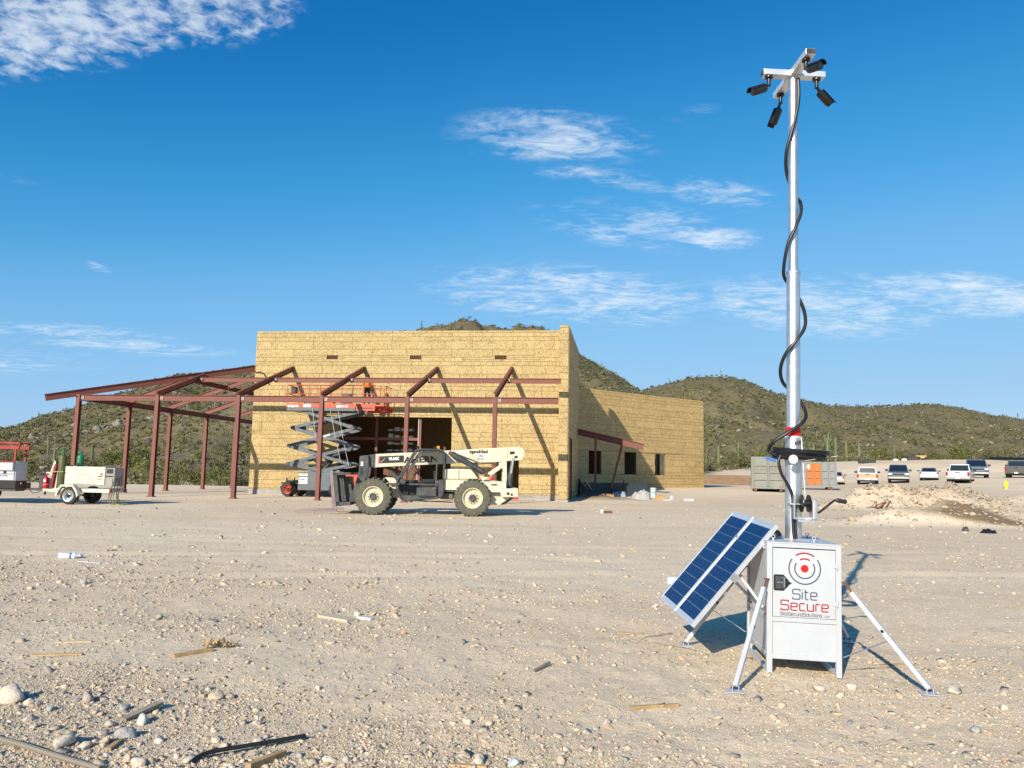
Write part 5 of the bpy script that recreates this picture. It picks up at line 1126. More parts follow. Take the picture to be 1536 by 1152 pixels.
part(lambda m: m.prism([(3.12, .85), (4.45, .62), (4.45, 1.30), (4.35, 1.38), (3.12, 1.38)], .0, .6), 'hood', liftred, lift, bevel=.03)
part(lambda m: (m.prism([(3.12, .72), (4.45, .50), (4.45, .60), (3.12, .84)], -.01, .6)), 'hood_trim', liftgrey, lift)
part(lambda m: (m.box(-.15, .1, .72, .8, 1.7, .80), m.box(-.2, .1, .45, -.05, .4, .55), m.tube((.1, .3, .8), (.1, .3, 1.05), .05, 8), m.tube((.55, .3, .8), (.55, .3, 1.08), .03, 8), m.box(.2, .2, .8, .7, .5, .92)), 'front_deck', darkmetal, lift)
lv = [(575, 675, 380, 740, 322, 700), (680, 785, 322, 700, 305, 695), (790, 893, 305, 695, 305, 690), (898, 955, 305, 690, 400, 640)]
for y0 in (.12, 1.32):
    for (Y0, Y1, xa, xb, xc, xd) in lv:
        for (pa_, pb_) in (((xa, Y0), (xd, Y1)), ((xb, Y0), (xc, Y1))):
            (ax, az), (bx, bz) = s_(*pa_), s_(*pb_)
            off_ = 0 if pa_[0] == xa else .10
            a_ = part(lambda m: m.beam((ax, y0+.05+off_, az), (bx, y0+.05+off_, bz), .08, .17), 'scissor_arm', liftgrey, lift, bevel=.008)
        for (X, Y) in ((xc, Y1), (xd, Y1)):
            x, z = s_(X, Y); part(lambda m: m.tube((x, y0-.03, z-.02), (x, y0+.26, z-.02), .10, 12), 'pivot', darkmetal, lift)
for (X, Y) in ((700, 677), (322, 677), (305, 787), (695, 787), (690, 895), (305, 895)):
    x, z = s_(X, Y); part(lambda m: m.tube((x, .2, z), (x, 1.5, z), .05, 8), 'cross_tube', liftgrey, lift)
for (a_, b_) in (((520, 890), (640, 770)), ((500, 930), (620, 800))):
    (ax, az), (bx, bz) = s_(*a_), s_(*b_); part(lambda m: (m.tube((ax, .85, az), (bx, .85, bz), .09, 10)), 'lift_ram', darkmetal, lift, smooth=True)
pz = s_(0, 575)[1]
part(lambda m: (m.box(0, .0, pz, 4.0, 1.8, pz+.17),), 'platform_deck', liftgrey, lift)
part(lambda m: (m.box(0, -.012, pz+.171, 4.02, .015, pz+.41), m.box(0, 1.79, pz+.171, 4.02, 1.82, pz+.41)), 'toe_board', liftred, lift)
part(lambda m: (m.box(4.05, -.02, pz+.02, 5.15, .02, pz+.41), m.box(4.05, 1.78, pz+.02, 5.65, 1.82, pz+.41), m.box(4.05, .02, pz+.28, 5.65, 1.78, pz+.36), m.box(5.15, .5, pz+.02, 5.65, .54, pz+.41)), 'extension_deck', liftred, lift)
part(lambda m: m.box(4.12, -.026, pz+.12, 5.05, -.021, pz+.2), 'extension_slot', darkmetal, lift)
rt = pz+1.45
def rails(m):
    for y in (.0, 1.80):
        for z in (rt, pz+.95): m.tube((0, y, z), (5.6 if y > 1 else 5.1, y, z), .022, 6)
        for k in range(9): x = k*.64; m.tube((x, y, pz+.4), (x, y, rt), .02, 6)
    for z in (rt, pz+.95):
        m.tube((0, 0, z), (0, 1.8, z), .022, 6); m.tube((5.6, .4, z), (5.6, 1.8, z), .022, 6)
    m.tube((5.6, .6, pz+.1), (5.6, .6, rt), .02, 6); m.tube((5.35, .3, pz+.1), (5.35, .3, rt), .03, 6)
part(rails, 'guard_rail', liftred, lift)
part(lambda m: m.box(.12, .2, pz+.98, .42, .5, pz+1.38), 'control_box', black, lift, bevel=.04)
part(lambda m: (m.box(.8, .5, pz+.2, 1.6, .9, pz+.55), m.box(3.0, .6, pz+.5, 3.5, .9, pz+1.05)), 'tool_bin', darkmetal, lift)
part(lambda m: m.box(2.15, .3, pz+.18, 2.6, .7, pz+.62), 'orange_bin', orange, lift)
text('SKYJACK', .17, inkwhite, lift, (.06, -.016, pz+.20), bold=.006, sx=.95); text('SJ8841 RT', .17, inkwhite, lift, (2.92, -.016, pz+.20), bold=.006, sx=.95)
part(lambda m: (m.box(.98, -.018, pz+.20, 1.18, -.0125, pz+.37), m.box(1.2, -.018, pz+.2, 1.42, -.0125, pz+.37)), 'sticker', inkwhite, lift)
text('SKYJACK', .15, inkwhite, lift, (.9, .012, 1.19), bold=.008, sx=.9)
part(lambda m: m.box(.92, .008, .74, 1.42, .0185, 1.10), 'sticker', inkwhite, lift)
text('AHERN', .13, inkblack, lift, (.94, .004, .94), bold=.004, sx=.85); text('RENTALS', .10, inkblack, lift, (.94, .004, .80), bold=.003, sx=.85)
ax, az = s_(510, 735); ar = math.atan2(s_(690, 680)[1]-s_(510, 735)[1], s_(690, 680)[0]-s_(510, 735)[0])
text('SKYJACK', .13, inkwhite, lift, (ax, .115, az-.02), (R_(90), -ar, 0), bold=.005)
for (a_, b_) in (((560, 560), (640, 880)), ((610, 570), (690, 900)), ((450, 560), (520, 960))):
    (ax, az), (bx, bz) = s_(*a_), s_(*b_); part(lambda m: m.path([(ax, -.05, az), ((ax+bx)/2-.03, -.06, (az+bz)/2), (bx, -.05, bz)], .012, 5), 'hanging_cord', plaswhite, lift)

# ---------------------------------------------------------------- worker on the platform
def make_person():
    J = {'pel': (0, 0, .95), 'wa': (0, .01, 1.08), 'ch': (0, .03, 1.28), 'ne': (0, .04, 1.47), 'nk': (0, .05, 1.54), 'hd': (0, .07, 1.63), 'tp': (0, .07, 1.73),
         'sl': (-.18, .03, 1.42), 'el': (-.27, .14, 1.18), 'wl': (-.20, .36, 1.22), 'hl': (-.19, .44, 1.24), 'sr': (.18, .03, 1.42), 'er': (.28, .12, 1.17), 'wr': (.21, .34, 1.14), 'hr': (.20, .42, 1.15),
         'tl': (-.10, 0, .88), 'kl': (-.12, .03, .48), 'al': (-.13, -.01, .09), 'fl': (-.14, .12, .04), 'tr': (.10, 0, .88), 'kr': (.13, .03, .48), 'ar': (.14, -.01, .09), 'fr': (.15, .12, .04)}
    Rr = {'pel': .15, 'wa': .145, 'ch': .17, 'ne': .10, 'nk': .058, 'hd': .095, 'tp': .075, 'sl': .075, 'el': .052, 'wl': .036, 'hl': .04, 'sr': .075, 'er': .052, 'wr': .036, 'hr': .04, 'tl': .105, 'kl': .075, 'al': .055, 'fl': .045, 'tr': .105, 'kr': .075, 'ar': .055, 'fr': .045}
    E_ = [('pel', 'wa'), ('wa', 'ch'), ('ch', 'ne'), ('ne', 'nk'), ('nk', 'hd'), ('hd', 'tp'), ('ne', 'sl'), ('sl', 'el'), ('el', 'wl'), ('wl', 'hl'), ('ne', 'sr'), ('sr', 'er'), ('er', 'wr'), ('wr', 'hr'), ('pel', 'tl'), ('tl', 'kl'), ('kl', 'al'), ('al', 'fl'), ('pel', 'tr'), ('tr', 'kr'), ('kr', 'ar'), ('ar', 'fr')]
    # fingers
    for s, h, w in (('l', 'hl', 'wl'), ('r', 'hr', 'wr')):
        b = Vector(J[h])
        for k in range(4): n = f'f{s}{k}'; J[n] = tuple(b+Vector((-.027+.018*k, .055-.004*abs(k-1.5), -.012))); Rr[n] = .011; J[n+'e'] = tuple(b+Vector((-.027+.018*k, .078-.006*abs(k-1.5), -.035))); Rr[n+'e'] = .009; E_ += [(h, n), (n, n+'e')]
        n = f'th{s}'; J[n] = tuple(b+Vector((.035 if s == 'l' else -.035, .02, .01))); Rr[n] = .012; E_.append((h, n))
    ks = list(J); me = bpy.data.meshes.new('body'); me.from_pydata([J[k] for k in ks], [(ks.index(a), ks.index(b)) for a, b in E_], [])
    o = bpy.data.objects.new('body', me); C.objects.link(o); m = o.modifiers.new('s', 'SKIN'); sv = me.skin_vertices[0].data
    for i, k in enumerate(ks): sv[i].radius = (Rr[k], Rr[k]); sv[i].use_root = (k == 'pel')
    o.modifiers.new('ss', 'SUBSURF').levels = 2; o.modifiers['ss'].render_levels = 2; bpy.context.view_layer.update()
    nm = bpy.data.meshes.new_from_object(o.evaluated_get(bpy.context.evaluated_depsgraph_get())); bpy.data.objects.remove(o); nm.materials.clear()
    for mm in (skin, orange, denim, black): nm.materials.append(mm)
    for p in nm.polygons:
        c = p.center; z = c.z; arm = abs(c.x) > .16 and c.y > .02
        p.material_index = (3 if z < .12 else 2 if z < 1.0 and not (abs(c.x) > .16 and c.y > .1) else 0 if z > 1.50 or (c.y > .30) else 1); p.use_smooth = True
    nm.name = 'body'; return nm
pp = lift.matrix_basis; pl = L2W(9.82+4.35, 3.95+.95)
man = empty('person', (pl.x, pl.y, pz+.36), BYAW, 'person in orange shirt and dark trousers standing on the raised lift facing the wall', 'person')
link('body', make_person(), man); man.scale = (1.04, 1.04, 1.04)
part(lambda m: m.lathe([(.02, .13), (.075, .11), (.098, .06), (.10, .0), (.085, -.04)], (0, .06, 1.66), (0, -.15, 1), 16), 'hair', hairm, man, smooth=True)
part(lambda m: (m.lathe([(.163, 0), (.163, .045)], (0, .01, 1.02), (0, 0, 1), 20)), 'belt', limem, man)
part(lambda m: (m.lathe([(.012, 0), (.012, .02)], (-.03, .165, 1.65), (0, 1, 0), 8), m.lathe([(.012, 0), (.012, .02)], (.03, .165, 1.65), (0, 1, 0), 8)), 'eye', black, man)
part(lambda m: (m.tube((-.10, .06, 1.62), (-.115, .05, 1.64), .02, 8), m.tube((.10, .06, 1.62), (.115, .05, 1.64), .02, 8), m.tube((0, .16, 1.63), (0, .19, 1.61), .015, 8)), 'ear', skin, man)

# ---------------------------------------------------------------- welder trailer and its load
t0, t1 = gnd(101, 757), gnd(141, 755); tyaw = -.045
wt = empty('welder_trailer', (t0.x, t0.y, -.01), tyaw, 'white two-wheeled trailer carrying an aged white engine-driven welder', 'trailer')
def w_(X, Y): return ((X-815)/301.0, (865-Y)/301.0)
wheel(wt, (0, 0, .365), .365, .24, .225, tyreblk, chrome, black, agr=False, bolts=6)
o = wheel(wt, (0, 0, .365), .365, .24, .225, tyreblk, chrome, black, agr=False, bolts=6); o.scale = (1, -1, 1); o.location = (.02, 1.75, .365)
(x0, z0), (x1, z1) = w_(640, 715), w_(1270, 680)
part(lambda m: (m.box(-.85, .28, z0, 1.5, .36, z1+.01), m.box(-.85, 1.40, z0, 1.5, 1.48, z1+.01), [m.box(x, .36, z0+.01, x+.08, 1.40, z1) for x in (-.84, .2, 1.41)], m.beam((-.8, .32, .55), (-1.9, .86, .56), .08, .10), m.beam((-.8, 1.44, .55), (-1.9, .86, .56), .08, .10), m.beam((-2.3, .86, .57), (-.8, .86, .57), .09, .10), m.box(-.84, .30, z1+.011, 1.48, 1.46, z1+.03)), 'frame', offwhite, wt)
part(lambda m: m.tube((0, .2, .36), (0, 1.6, .36), .04, 8), 'axle', darkmetal, wt)
fp = [w_(*p) for p in ((662, 750), (680, 690), (725, 628), (870, 628), (925, 700), (940, 755))]
def fender(m):
    for (a, b) in zip(fp, fp[1:]): m.beam((a[0], .06, a[1]), (b[0], .06, b[1]), .26, .025, up=(0, 0, 1) if abs(b[0]-a[0]) > .1 else (1, 0, 0))
    m.prism(fp+[(x*.90, z-.06) for x, z in fp[::-1]], -.08, -.065)
part(fender, 'fender', offwhite, wt, loc=(0, .02, 0))
part(lambda m: m.path([(-2.3, .86, .57), (-2.45, .86, .58), (-2.52, .86, .56)], [.05, .05, .03], 8), 'coupler', darkmetal, wt)
part(lambda m: (m.tube((-1.55, .9, .35), (-1.55, .9, .7), .04, 8)), 'jack', rusty, wt)
part(lambda m: m.path([(-2.2, .84, .55), (-2.0, .80, .40), (-1.7, .8, .47)], .014, 5), 'safety_chain', rusty, wt)
part(lambda m: (m.box(1.45, .3, .50, 1.56, .40, .62), m.box(1.45, 1.4, .50, 1.56, 1.5, .62)), 'tail_lamp', redlens, wt)
SHX = .30
_w = w_
(x0, z0), (x1, z1) = w_(755, 628), w_(1265, 405)
x0 -= SHX; x1 -= SHX
w_ = lambda X, Y: (_w(X, Y)[0]-SHX, _w(X, Y)[1])
wb_ = part(lambda m: m.box(x0, .42, z0+.01, x1, 1.18, z1), 'welder_housing', offwhite, wt, bevel=.015)
(a0, c0), (a1, c1) = w_(868, 612), w_(1162, 445)
part(lambda m: m.box(a0, .412, c0, a1, .419, c1), 'side_door', offwhite, wt, bevel=.005)
part(lambda m: (m.box(a0-.01, .409, c0-.012, a1+.01, .4115, c0), m.box(a0-.01, .409, c1, a1+.01, .4115, c1+.012)), 'door_seam', mat('rust_stain', (.35, .25, .10), .7), wt)
(e0, g0), (e1, g1) = w_(900, 505), w_(1075, 478); part(lambda m: (m.box(e0, .405, g0, e1, .4115, g0+.018), m.beam((e1, .408, g0), w_(1115, 600)[:1]+(.408,)+w_(1115, 600)[1:], .01, .018)), 'pressed_rib', mat('ochre_stain', (.50, .37, .14), .6), wt)
(b0_, d0), (b1_, d1) = w_(1266, 640), w_(1378, 418); part(lambda m: m.box(b0_+.005, .46, d0, b1_, 1.16, d1), 'control_panel', mat('grey_panel', (.32, .31, .28), .6, dirt=(.1, .09, .07), dirt_amt=.5, vscale=8), wt, bevel=.01)
part(lambda m: (m.box(b0_+.04, .452, d1-.22, b1_-.06, .459, d1-.04), m.box(b0_+.02, .452, d1-.36, b1_-.04, .459, d1-.31)), 'gauge_panel', black, wt)
for (X, Y, w__, h__) in ((1205, 500, .11, .05), (1180, 525, .18, .04), (1172, 568, .19, .08)): x, z = w_(X, Y); part(lambda m: m.box(x, .414, z, x+w__, .4195, z+h__), 'sticker', inkblack if h__ < .06 else mat('tan_sticker', (.35, .33, .2), .6), wt)
part(lambda m: (m.path([(x1-.55+.04*math.cos(k*.628), .8, z1+.03+.04*math.sin(k*.628)) for k in range(10)], .012, 5, closed=True), m.tube((x0+.25, .9, z1), (x0+.25, .9, z1+.14), .05, 8), m.box(x0+.06, .7, z1, x0+.3, .95, z1+.05)), 'roof_fitting', darkmetal, wt)
def cords(m):
    r = random.Random(4)
    for k in range(7):
        xa = b1_-.08+r.uniform(-.1, .08); m.path(cr([(xa, .5+.08*k, d0+.45), (xa+.10, .42+.08*k, d0+.1), (xa+r.uniform(-.05, .15), .4+.08*k, .3), (xa+r.uniform(0, .35), .35+.1*k, .03), (xa+r.uniform(.3, .8), .3+.1*k, .02)], 4), .014, 5)
part(cords, 'welding_leads', mat('ochre_hose', (.16, .13, .06), .7), wt)
part(lambda m: [m.path([(b1_+.25+.22*math.cos(k*.628)*(1-.1*j), .7+.3*math.sin(k*.628), .02+.012*j) for k in range(10)], .014, 5, closed=True) for j in range(3)], 'coiled_lead', mat('yellow_green_hose', (.30, .32, .03), .7), wt)
# sign board
w_ = lambda X, Y: (_w(X, Y)[0]-.46, _w(X, Y)[1])
(x0, z0), (x1, z1) = w_(430, 678), w_(565, 480)
bd_ = part(lambda m: (m.box(x0, .75, z0, x1, .78, z1), m.prism([w_(565, 480), w_(565, 678), w_(660, 678), w_(660, 430), w_(610, 330)], .72, .75)), 'cylinder_rack_board', offwhite, wt)
text('ALLWELD', .115, mat('dark_red_print', (.25, .02, .03), .5), wt, (w_(440, 0)[0], .745, w_(0, 520)[1]), bold=.005, sx=.88)
def gas(name, X, Ytop, Ybot, r, m_, y, label, neck, lean=0.0):
    x, zt = _w(X, Ytop); _, zb = _w(X, Ybot); h = zt-zb; x -= .62*y
    base = wt.matrix_basis @ Vector((x, y, zb)) if False else Matrix.Translation(wt.location) @ Matrix.Rotation(tyaw, 4, 'Z') @ Vector((x, y, zb))
    o = empty(name, base, (0, lean, 0), label, 'gas cylinder')
    part(lambda m: m.lathe([(r*.95, 0), (r, .03), (r, h*.76), (r*.88, h*.82), (r*.45, h*.875), (r*.3, h*.88)], (0, 0, 0), (0, 0, 1), 20), 'body', m_, o, smooth=True)
    part(lambda m: m.lathe([(r*.34, h*.88), (r*.34, h*.90), (r*.46, h*.93), (r*.42, h*.98), (r*.2, h)], (0, 0, 0), (0, 0, 1), 14), 'valve_cap', neck, o, smooth=True); return o
olive = mat('olive_cylinder_paint', (.075, .085, .025), .5, var=.15, vscale=3, dirt=(.16, .13, .05), dirt_amt=.4); grn = mat('green_cylinder_paint', (.02, .17, .07), .4, var=.1); maroon = mat('maroon_cylinder_paint', (.20, .018, .03), .5, var=.15)
gas('gas_cylinder', 712, 200, 672, .155, olive, .45, 'tall olive gas cylinder strapped in front of the welder', grn)
gas('gas_cylinder', 932, 212, 560, .14, grn, 1.35, 'bright green gas cylinder rising behind the welder housing', grn)
gas('gas_cylinder', 602, 335, 672, .085, maroon, .50, 'slim dark red gas cylinder leaning by the rack board', black, .11)
w_ = lambda X, Y: (_w(X, Y)[0]-.27, _w(X, Y)[1])
part(lambda m: (m.path([(w_(585, 0)[0], .32, w_(0, 478)[1]), (w_(680, 0)[0], .29, w_(0, 472)[1]), (w_(750, 0)[0], .33, w_(0, 472)[1])], .022, 6)), 'retaining_strap', mat('tan_strap', (.35, .28, .15), .7), wt)
x, z = _w(514, 678); x -= .36; base = Matrix.Translation(wt.location) @ Matrix.Rotation(tyaw, 4, 'Z') @ Vector((x, .60, z)); fe = empty('fire_extinguisher', base, 0, 'red fire extinguisher on the front of the trailer before the board', 'extinguisher')
part(lambda m: m.lathe([(.085, 0), (.09, .02), (.09, .40), (.06, .46), (.025, .48)], (0, 0, 0), (0, 0, 1), 16), 'body', redbright, fe, smooth=True); part(lambda m: (m.tube((0, 0, .48), (0, 0, .54), .02, 8), m.beam((-.02, 0, .53), (.09, 0, .56), .02, .02), m.path([(.03, 0, .5), (.11, 0, .42), (.10, 0, .2)], .012, 6)), 'valve', black, fe)
part(lambda m: m.box(-.035, -.094, .26, .05, -.088, .36), 'data_label', inkwhite, fe); part(lambda m: m.lathe([(.093, .15), (.093, .17)], (0, 0, 0), (0, 0, 1), 16), 'bracket', plaswhite, fe)

# ---------------------------------------------------------------- service truck at the left edge
s0 = gnd(26, 757); tr = empty('service_truck', (s0.x, s0.y, 0), -.045, 'white service truck with red overhead rack cut by the left edge', 'truck')
def k_(X, Y): return ((X-315)/301.0, (850-Y)/301.0)
part(lambda m: m.prism([k_(200, 575), k_(195, 345), k_(-900, 345), k_(-900, 575)], .3, .98), 'utility_box', white2, tr, bevel=.02)
part(lambda m: m.prism([k_(-230, 575), k_(-230, 345), k_(-900, 345), k_(-900, 575)], 1.5, 2.1), 'utility_box', white2, tr, bevel=.02)
part(lambda m: m.prism([k_(185, 570), k_(185, 350), k_(-700, 350), k_(-700, 570)], .265, .298), 'box_door', white2, tr, bevel=.01)
(x0, z0), (x1, z1) = k_(-700, 455), k_(180, 362); part(lambda m: m.box(x0, .18, z0, x1, .264, z1), 'top_bin', white, tr, bevel=.02)
(x0, z0), (x1, z1) = k_(-700, 498), k_(184, 492); part(lambda m: m.box(x0, .258, z0, x1, .264, z1), 'door_seam', greyprint, tr)
(x0, z0), (x1, z1) = k_(55, 490), k_(88, 462); part(lambda m: m.box(x0, .25, z0, x1, .263, z1), 'latch', black, tr)
(x0, z0), (x1, z1) = k_(-300, 368), k_(182, 345); part(lambda m: m.box(x0, .22, z0, x1, .5, z1), 'red_stripe', mat('maroon_trim', (.22, .012, .03), .5), tr)
text('ROYAL', .09, greyprint, tr, (k_(10, 0)[0], .262, k_(0, 525)[1]), bold=.002, sx=1.2)
part(lambda m: m.prism([k_(200, 665), k_(200, 578), k_(-900, 578), k_(-900, 665)], .32, .97), 'chassis', black, tr)
part(lambda m: m.prism([k_(190, 665), k_(190, 700), k_(0, 700), k_(0, 665)], .4, .95), 'bumper', darkmetal, tr)
part(lambda m: m.lathe([(0, 0), (.05, 0), (.05, .02), (0, .025)], (k_(200, 0)[0], .62, k_(0, 608)[1]), (1, 0, 0), 14), 'marker_lamp', chrome, tr)
part(lambda m: (m.box(k_(60, 0)[0], .98, k_(0, 670)[1], k_(190, 0)[0], 1.3, k_(0, 600)[1])), 'tail_gate', mat('brown_dusty_metal', (.08, .055, .045), .7), tr)
rackm = mat('red_rack_paint', (.30, .02, .012), .5, var=.1)
def rack(m):
    for y in (.35, .95):
        (x0, z0) = k_(205, 180); (x1, z1) = k_(-800, 180); m.beam((x0, y, z0), (x1, y, z1), .08, .12)
        (x0, z0) = k_(205, 125); (x1, z1) = k_(-800, 125); m.beam((x0, y, z0), (x1, y, z1), .06, .06)
        for X in (165, -500): (x, z) = k_(X, 190); m.beam((x, y, z), (x, y, k_(0, 345)[1]), .07, .07)
        (x, z) = k_(202, 180); m.beam((x, y, z), (x, y, k_(0, 122)[1]), .05, .05)
    for X in (200, -100, -450): (x, z) = k_(X, 130); m.beam((x, .35, z), (x, .95, z), .05, .05)
part(rack, 'ladder_rack', rackm, tr)
w = wheel(tr, (-2.6, .25, .42), .42, .28, .24, tyreblk, chrome, black, agr=False, bolts=8); w = wheel(tr, (-2.6, 2.15, .42), .42, .28, .24, tyreblk, chrome, black, agr=False, bolts=8); w.scale = (1, -1, 1)
part(lambda m: (m.box(-3.6, .35, .55, -6.2, 2.05, 1.2), m.frus((-5.6, .38, -3.6, 2.02), (-5.0, .5, -3.7, 1.9), 1.2, 1.95)), 'cab', white2, tr, bevel=.04)

# ---------------------------------------------------------------- containers
def container(px0, px1, ybase, Y, h, depth, m_, label, bays, rows, midm=None, name='roll_off_container', yaw_=0.0):
    a = at(px0, ybase, Y); b = at(px1, ybase, Y); z = gz((a.x+b.x)/2, Y)-.02; Wd = b.x-a.x
    o = empty(name, (a.x, Y, z), -.29+yaw_, label, 'container'); zb = .28; Wd = Wd*1.06
    part(lambda m: m.box(.03, .04, zb, Wd-.03, depth, h-.02), 'shell', m_, o)
    part(lambda m: (m.box(0, 0, zb-.02, Wd, .12, zb+.13), m.box(0, 0, h-.12, Wd, .12, h), m.box(0, -.005, zb, .10, .12, h), m.box(Wd-.10, -.005, zb, Wd, .12, h)), 'corner_frame', m_, o)
    bw = (Wd-.2)/bays
    for i in range(bays):
        mm = midm if midm and i in midm[1] else (m_,); mm = mm[0]
        x0 = .1+i*bw
        dr = part(lambda m: m.box(x0+.01, .018, zb+.14, x0+bw-.01, .045, h-.13), 'door_leaf', mm, o)
        def ribs(m):
            for k in range(1, rows): zz_ = zb+.14+(h-.27-zb)*k/rows; m.box(x0+.07, -.07, zz_-.04, x0+bw-.07, .0175, zz_+.04)
            m.box(x0+.02, -.075, zb+.15, x0+.09, .0175, h-.14); m.box(x0+bw-.09, -.075, zb+.15, x0+bw-.02, .0175, h-.14)
        part(ribs, 'door_rib', mm, dr)
    part(lambda m: (m.box(Wd*.08, .1, 0, Wd*.16, depth*.9, zb), m.box(Wd*.84, .1, 0, Wd*.92, depth*.9, zb), [m.tube((x, .12, .14), (x+.2, .12, .14), .14, 10) for x in (Wd*.08, Wd*.84)]), 'skid', rusty, o)
    return o
gg = mat('faded_grey_green_paint', (.225, .245, .215), .65, var=.15, vscale=.9, dirt=(.15, .10, .065), dirt_amt=.6); gy = mat('grey_container_paint', (.22, .235, .24), .6, var=.1, dirt=(.2, .17, .13), dirt_amt=.4); og = mat('orange_container_paint', (.46, .14, .025), .55, var=.08, dirt=(.35, .14, .06), dirt_amt=.3)
container(1127.5, 1172, 737, 59, 2.68, 5.5, gg, 'grey-green steel container with double ribbed doors left of the mast', 2, 4)
o = container(1166, 1245, 735, 66, 2.35, 2.3, gy, 'grey container with orange middle doors right of the mast', 8, 3, (og, (4, 5)))
og_ = (og, (4, 5))
x_, = (3.0,)
part(lambda m: m.box(2.38, -.035, 1.75, 2.62, -.022, 2.12), 'sticker', inkwhite, o)

# brown block wall and things on the embankment
w0_, w1_ = at(1040, 722, 87), at(1134, 723, 85); zz0 = gz(w0_.x, 87)
bw_ = empty('block_wall', (w0_.x, 87, zz0-.1), math.atan2(-2, w1_.x-w0_.x), 'low brown masonry wall between wing and grey-green container', 'wall'); ln_ = w1_.x-w0_.x
bm_ = mat('brown_block', (.22, .14, .085), .85, var=.15, vscale=2, objvar=.12, bump=.2)
part(lambda m: m.box(0, .02, 0, ln_, .2, 1.08), 'mortar_core', mat('mortar', (.15, .11, .08), .9), bw_)
bme = MB().box(0, 0, 0, .575, .03, .175).mesh('block', bm_)
for r_ in range(6):
    for k in range(int(ln_/.6)+1):
        x = k*.6-(.3 if r_ % 2 else 0)
        if 0 <= x < ln_-.5: link('block', bme, bw_, (x, -.01-.004*random.random(), .02+r_*.185))
part(lambda m: m.box(-.02, -.04, 1.13, ln_, .22, 1.19), 'cap', mat('dark_cap', (.12, .08, .055), .85), bw_)
def emb(px, py, Y): a = at(px, py, Y); a.z = gz(a.x, a.y); return a
a = emb(1381, 684, 116); lo = empty('loader', a, .1, 'small yellow loader parked far off on the embankment', 'machine'); lo.scale = (.5, .5, .5)
part(lambda m: m.box(-1.5, -.8, .45, 1.5, .8, 1.35), 'body', mat('faded_yellow', (.5, .36, .10), .6), lo, bevel=.1); part(lambda m: m.box(-.5, -.7, 1.35, .7, .7, 2.1), 'cab', darkmetal, lo, bevel=.06); part(lambda m: [m.tube((x, -.95, .5), (x, .95, .5), .5, 14) for x in (-1.2, 1.2)], 'wheel', tyreblk, lo); part(lambda m: m.prism([(-2.6, .1), (-1.7, .1), (-1.9, 1.0)], -1, 1), 'bucket', rusty, lo)
a = emb(1366, 685, 115); simple('supply_crate', 'dark crate left of the far yellow loader', 'crate', a, 0, lambda m: (m.box(-.9, -.6, 0, .9, .6, 1.0), m.box(-.95, -.65, 1.0, .95, .65, 1.1)), darkmetal).scale = (.6, .6, .6)
for px, lab in ((1343, 'white block on the embankment, left one of two'), (1356, 'white block on the embankment, right one of two')): a = emb(px, 686, 114); simple('concrete_block', lab, 'block', a, 0, lambda m: (m.box(-.7, -.3, 0, .7, .3, .55), m.box(-.3, -.2, .55, .3, .2, .65)), plaswhite).scale = (.5, .5, .5)
a = emb(1512, 684, 118); ps = empty('pipe_stack', a, .02, 'long stack of black pipes on the embankment at upper right', 'pipes')
for k in range(4): part(lambda m: m.tube((-4.0+.8*k*.5, k*.42, .25), (9, k*.42, .25), .16, 10), 'pipe', black, ps)
for k in range(3): part(lambda m: m.tube((-2.2, .2+k*.42, .50), (9, .2+k*.42, .50), .16, 10), 'pipe', black, ps)
a = emb(1300, 687, 110); simple('hose_roll', 'flat dark roll of fencing on the embankment', 'roll', a, 0, lambda m: (m.tube((-1.2, 0, .25), (1.2, 0, .25), .28, 10), m.tube((-.9, .5, .22), (1.0, .6, .22), .24, 10)), darkmetal)

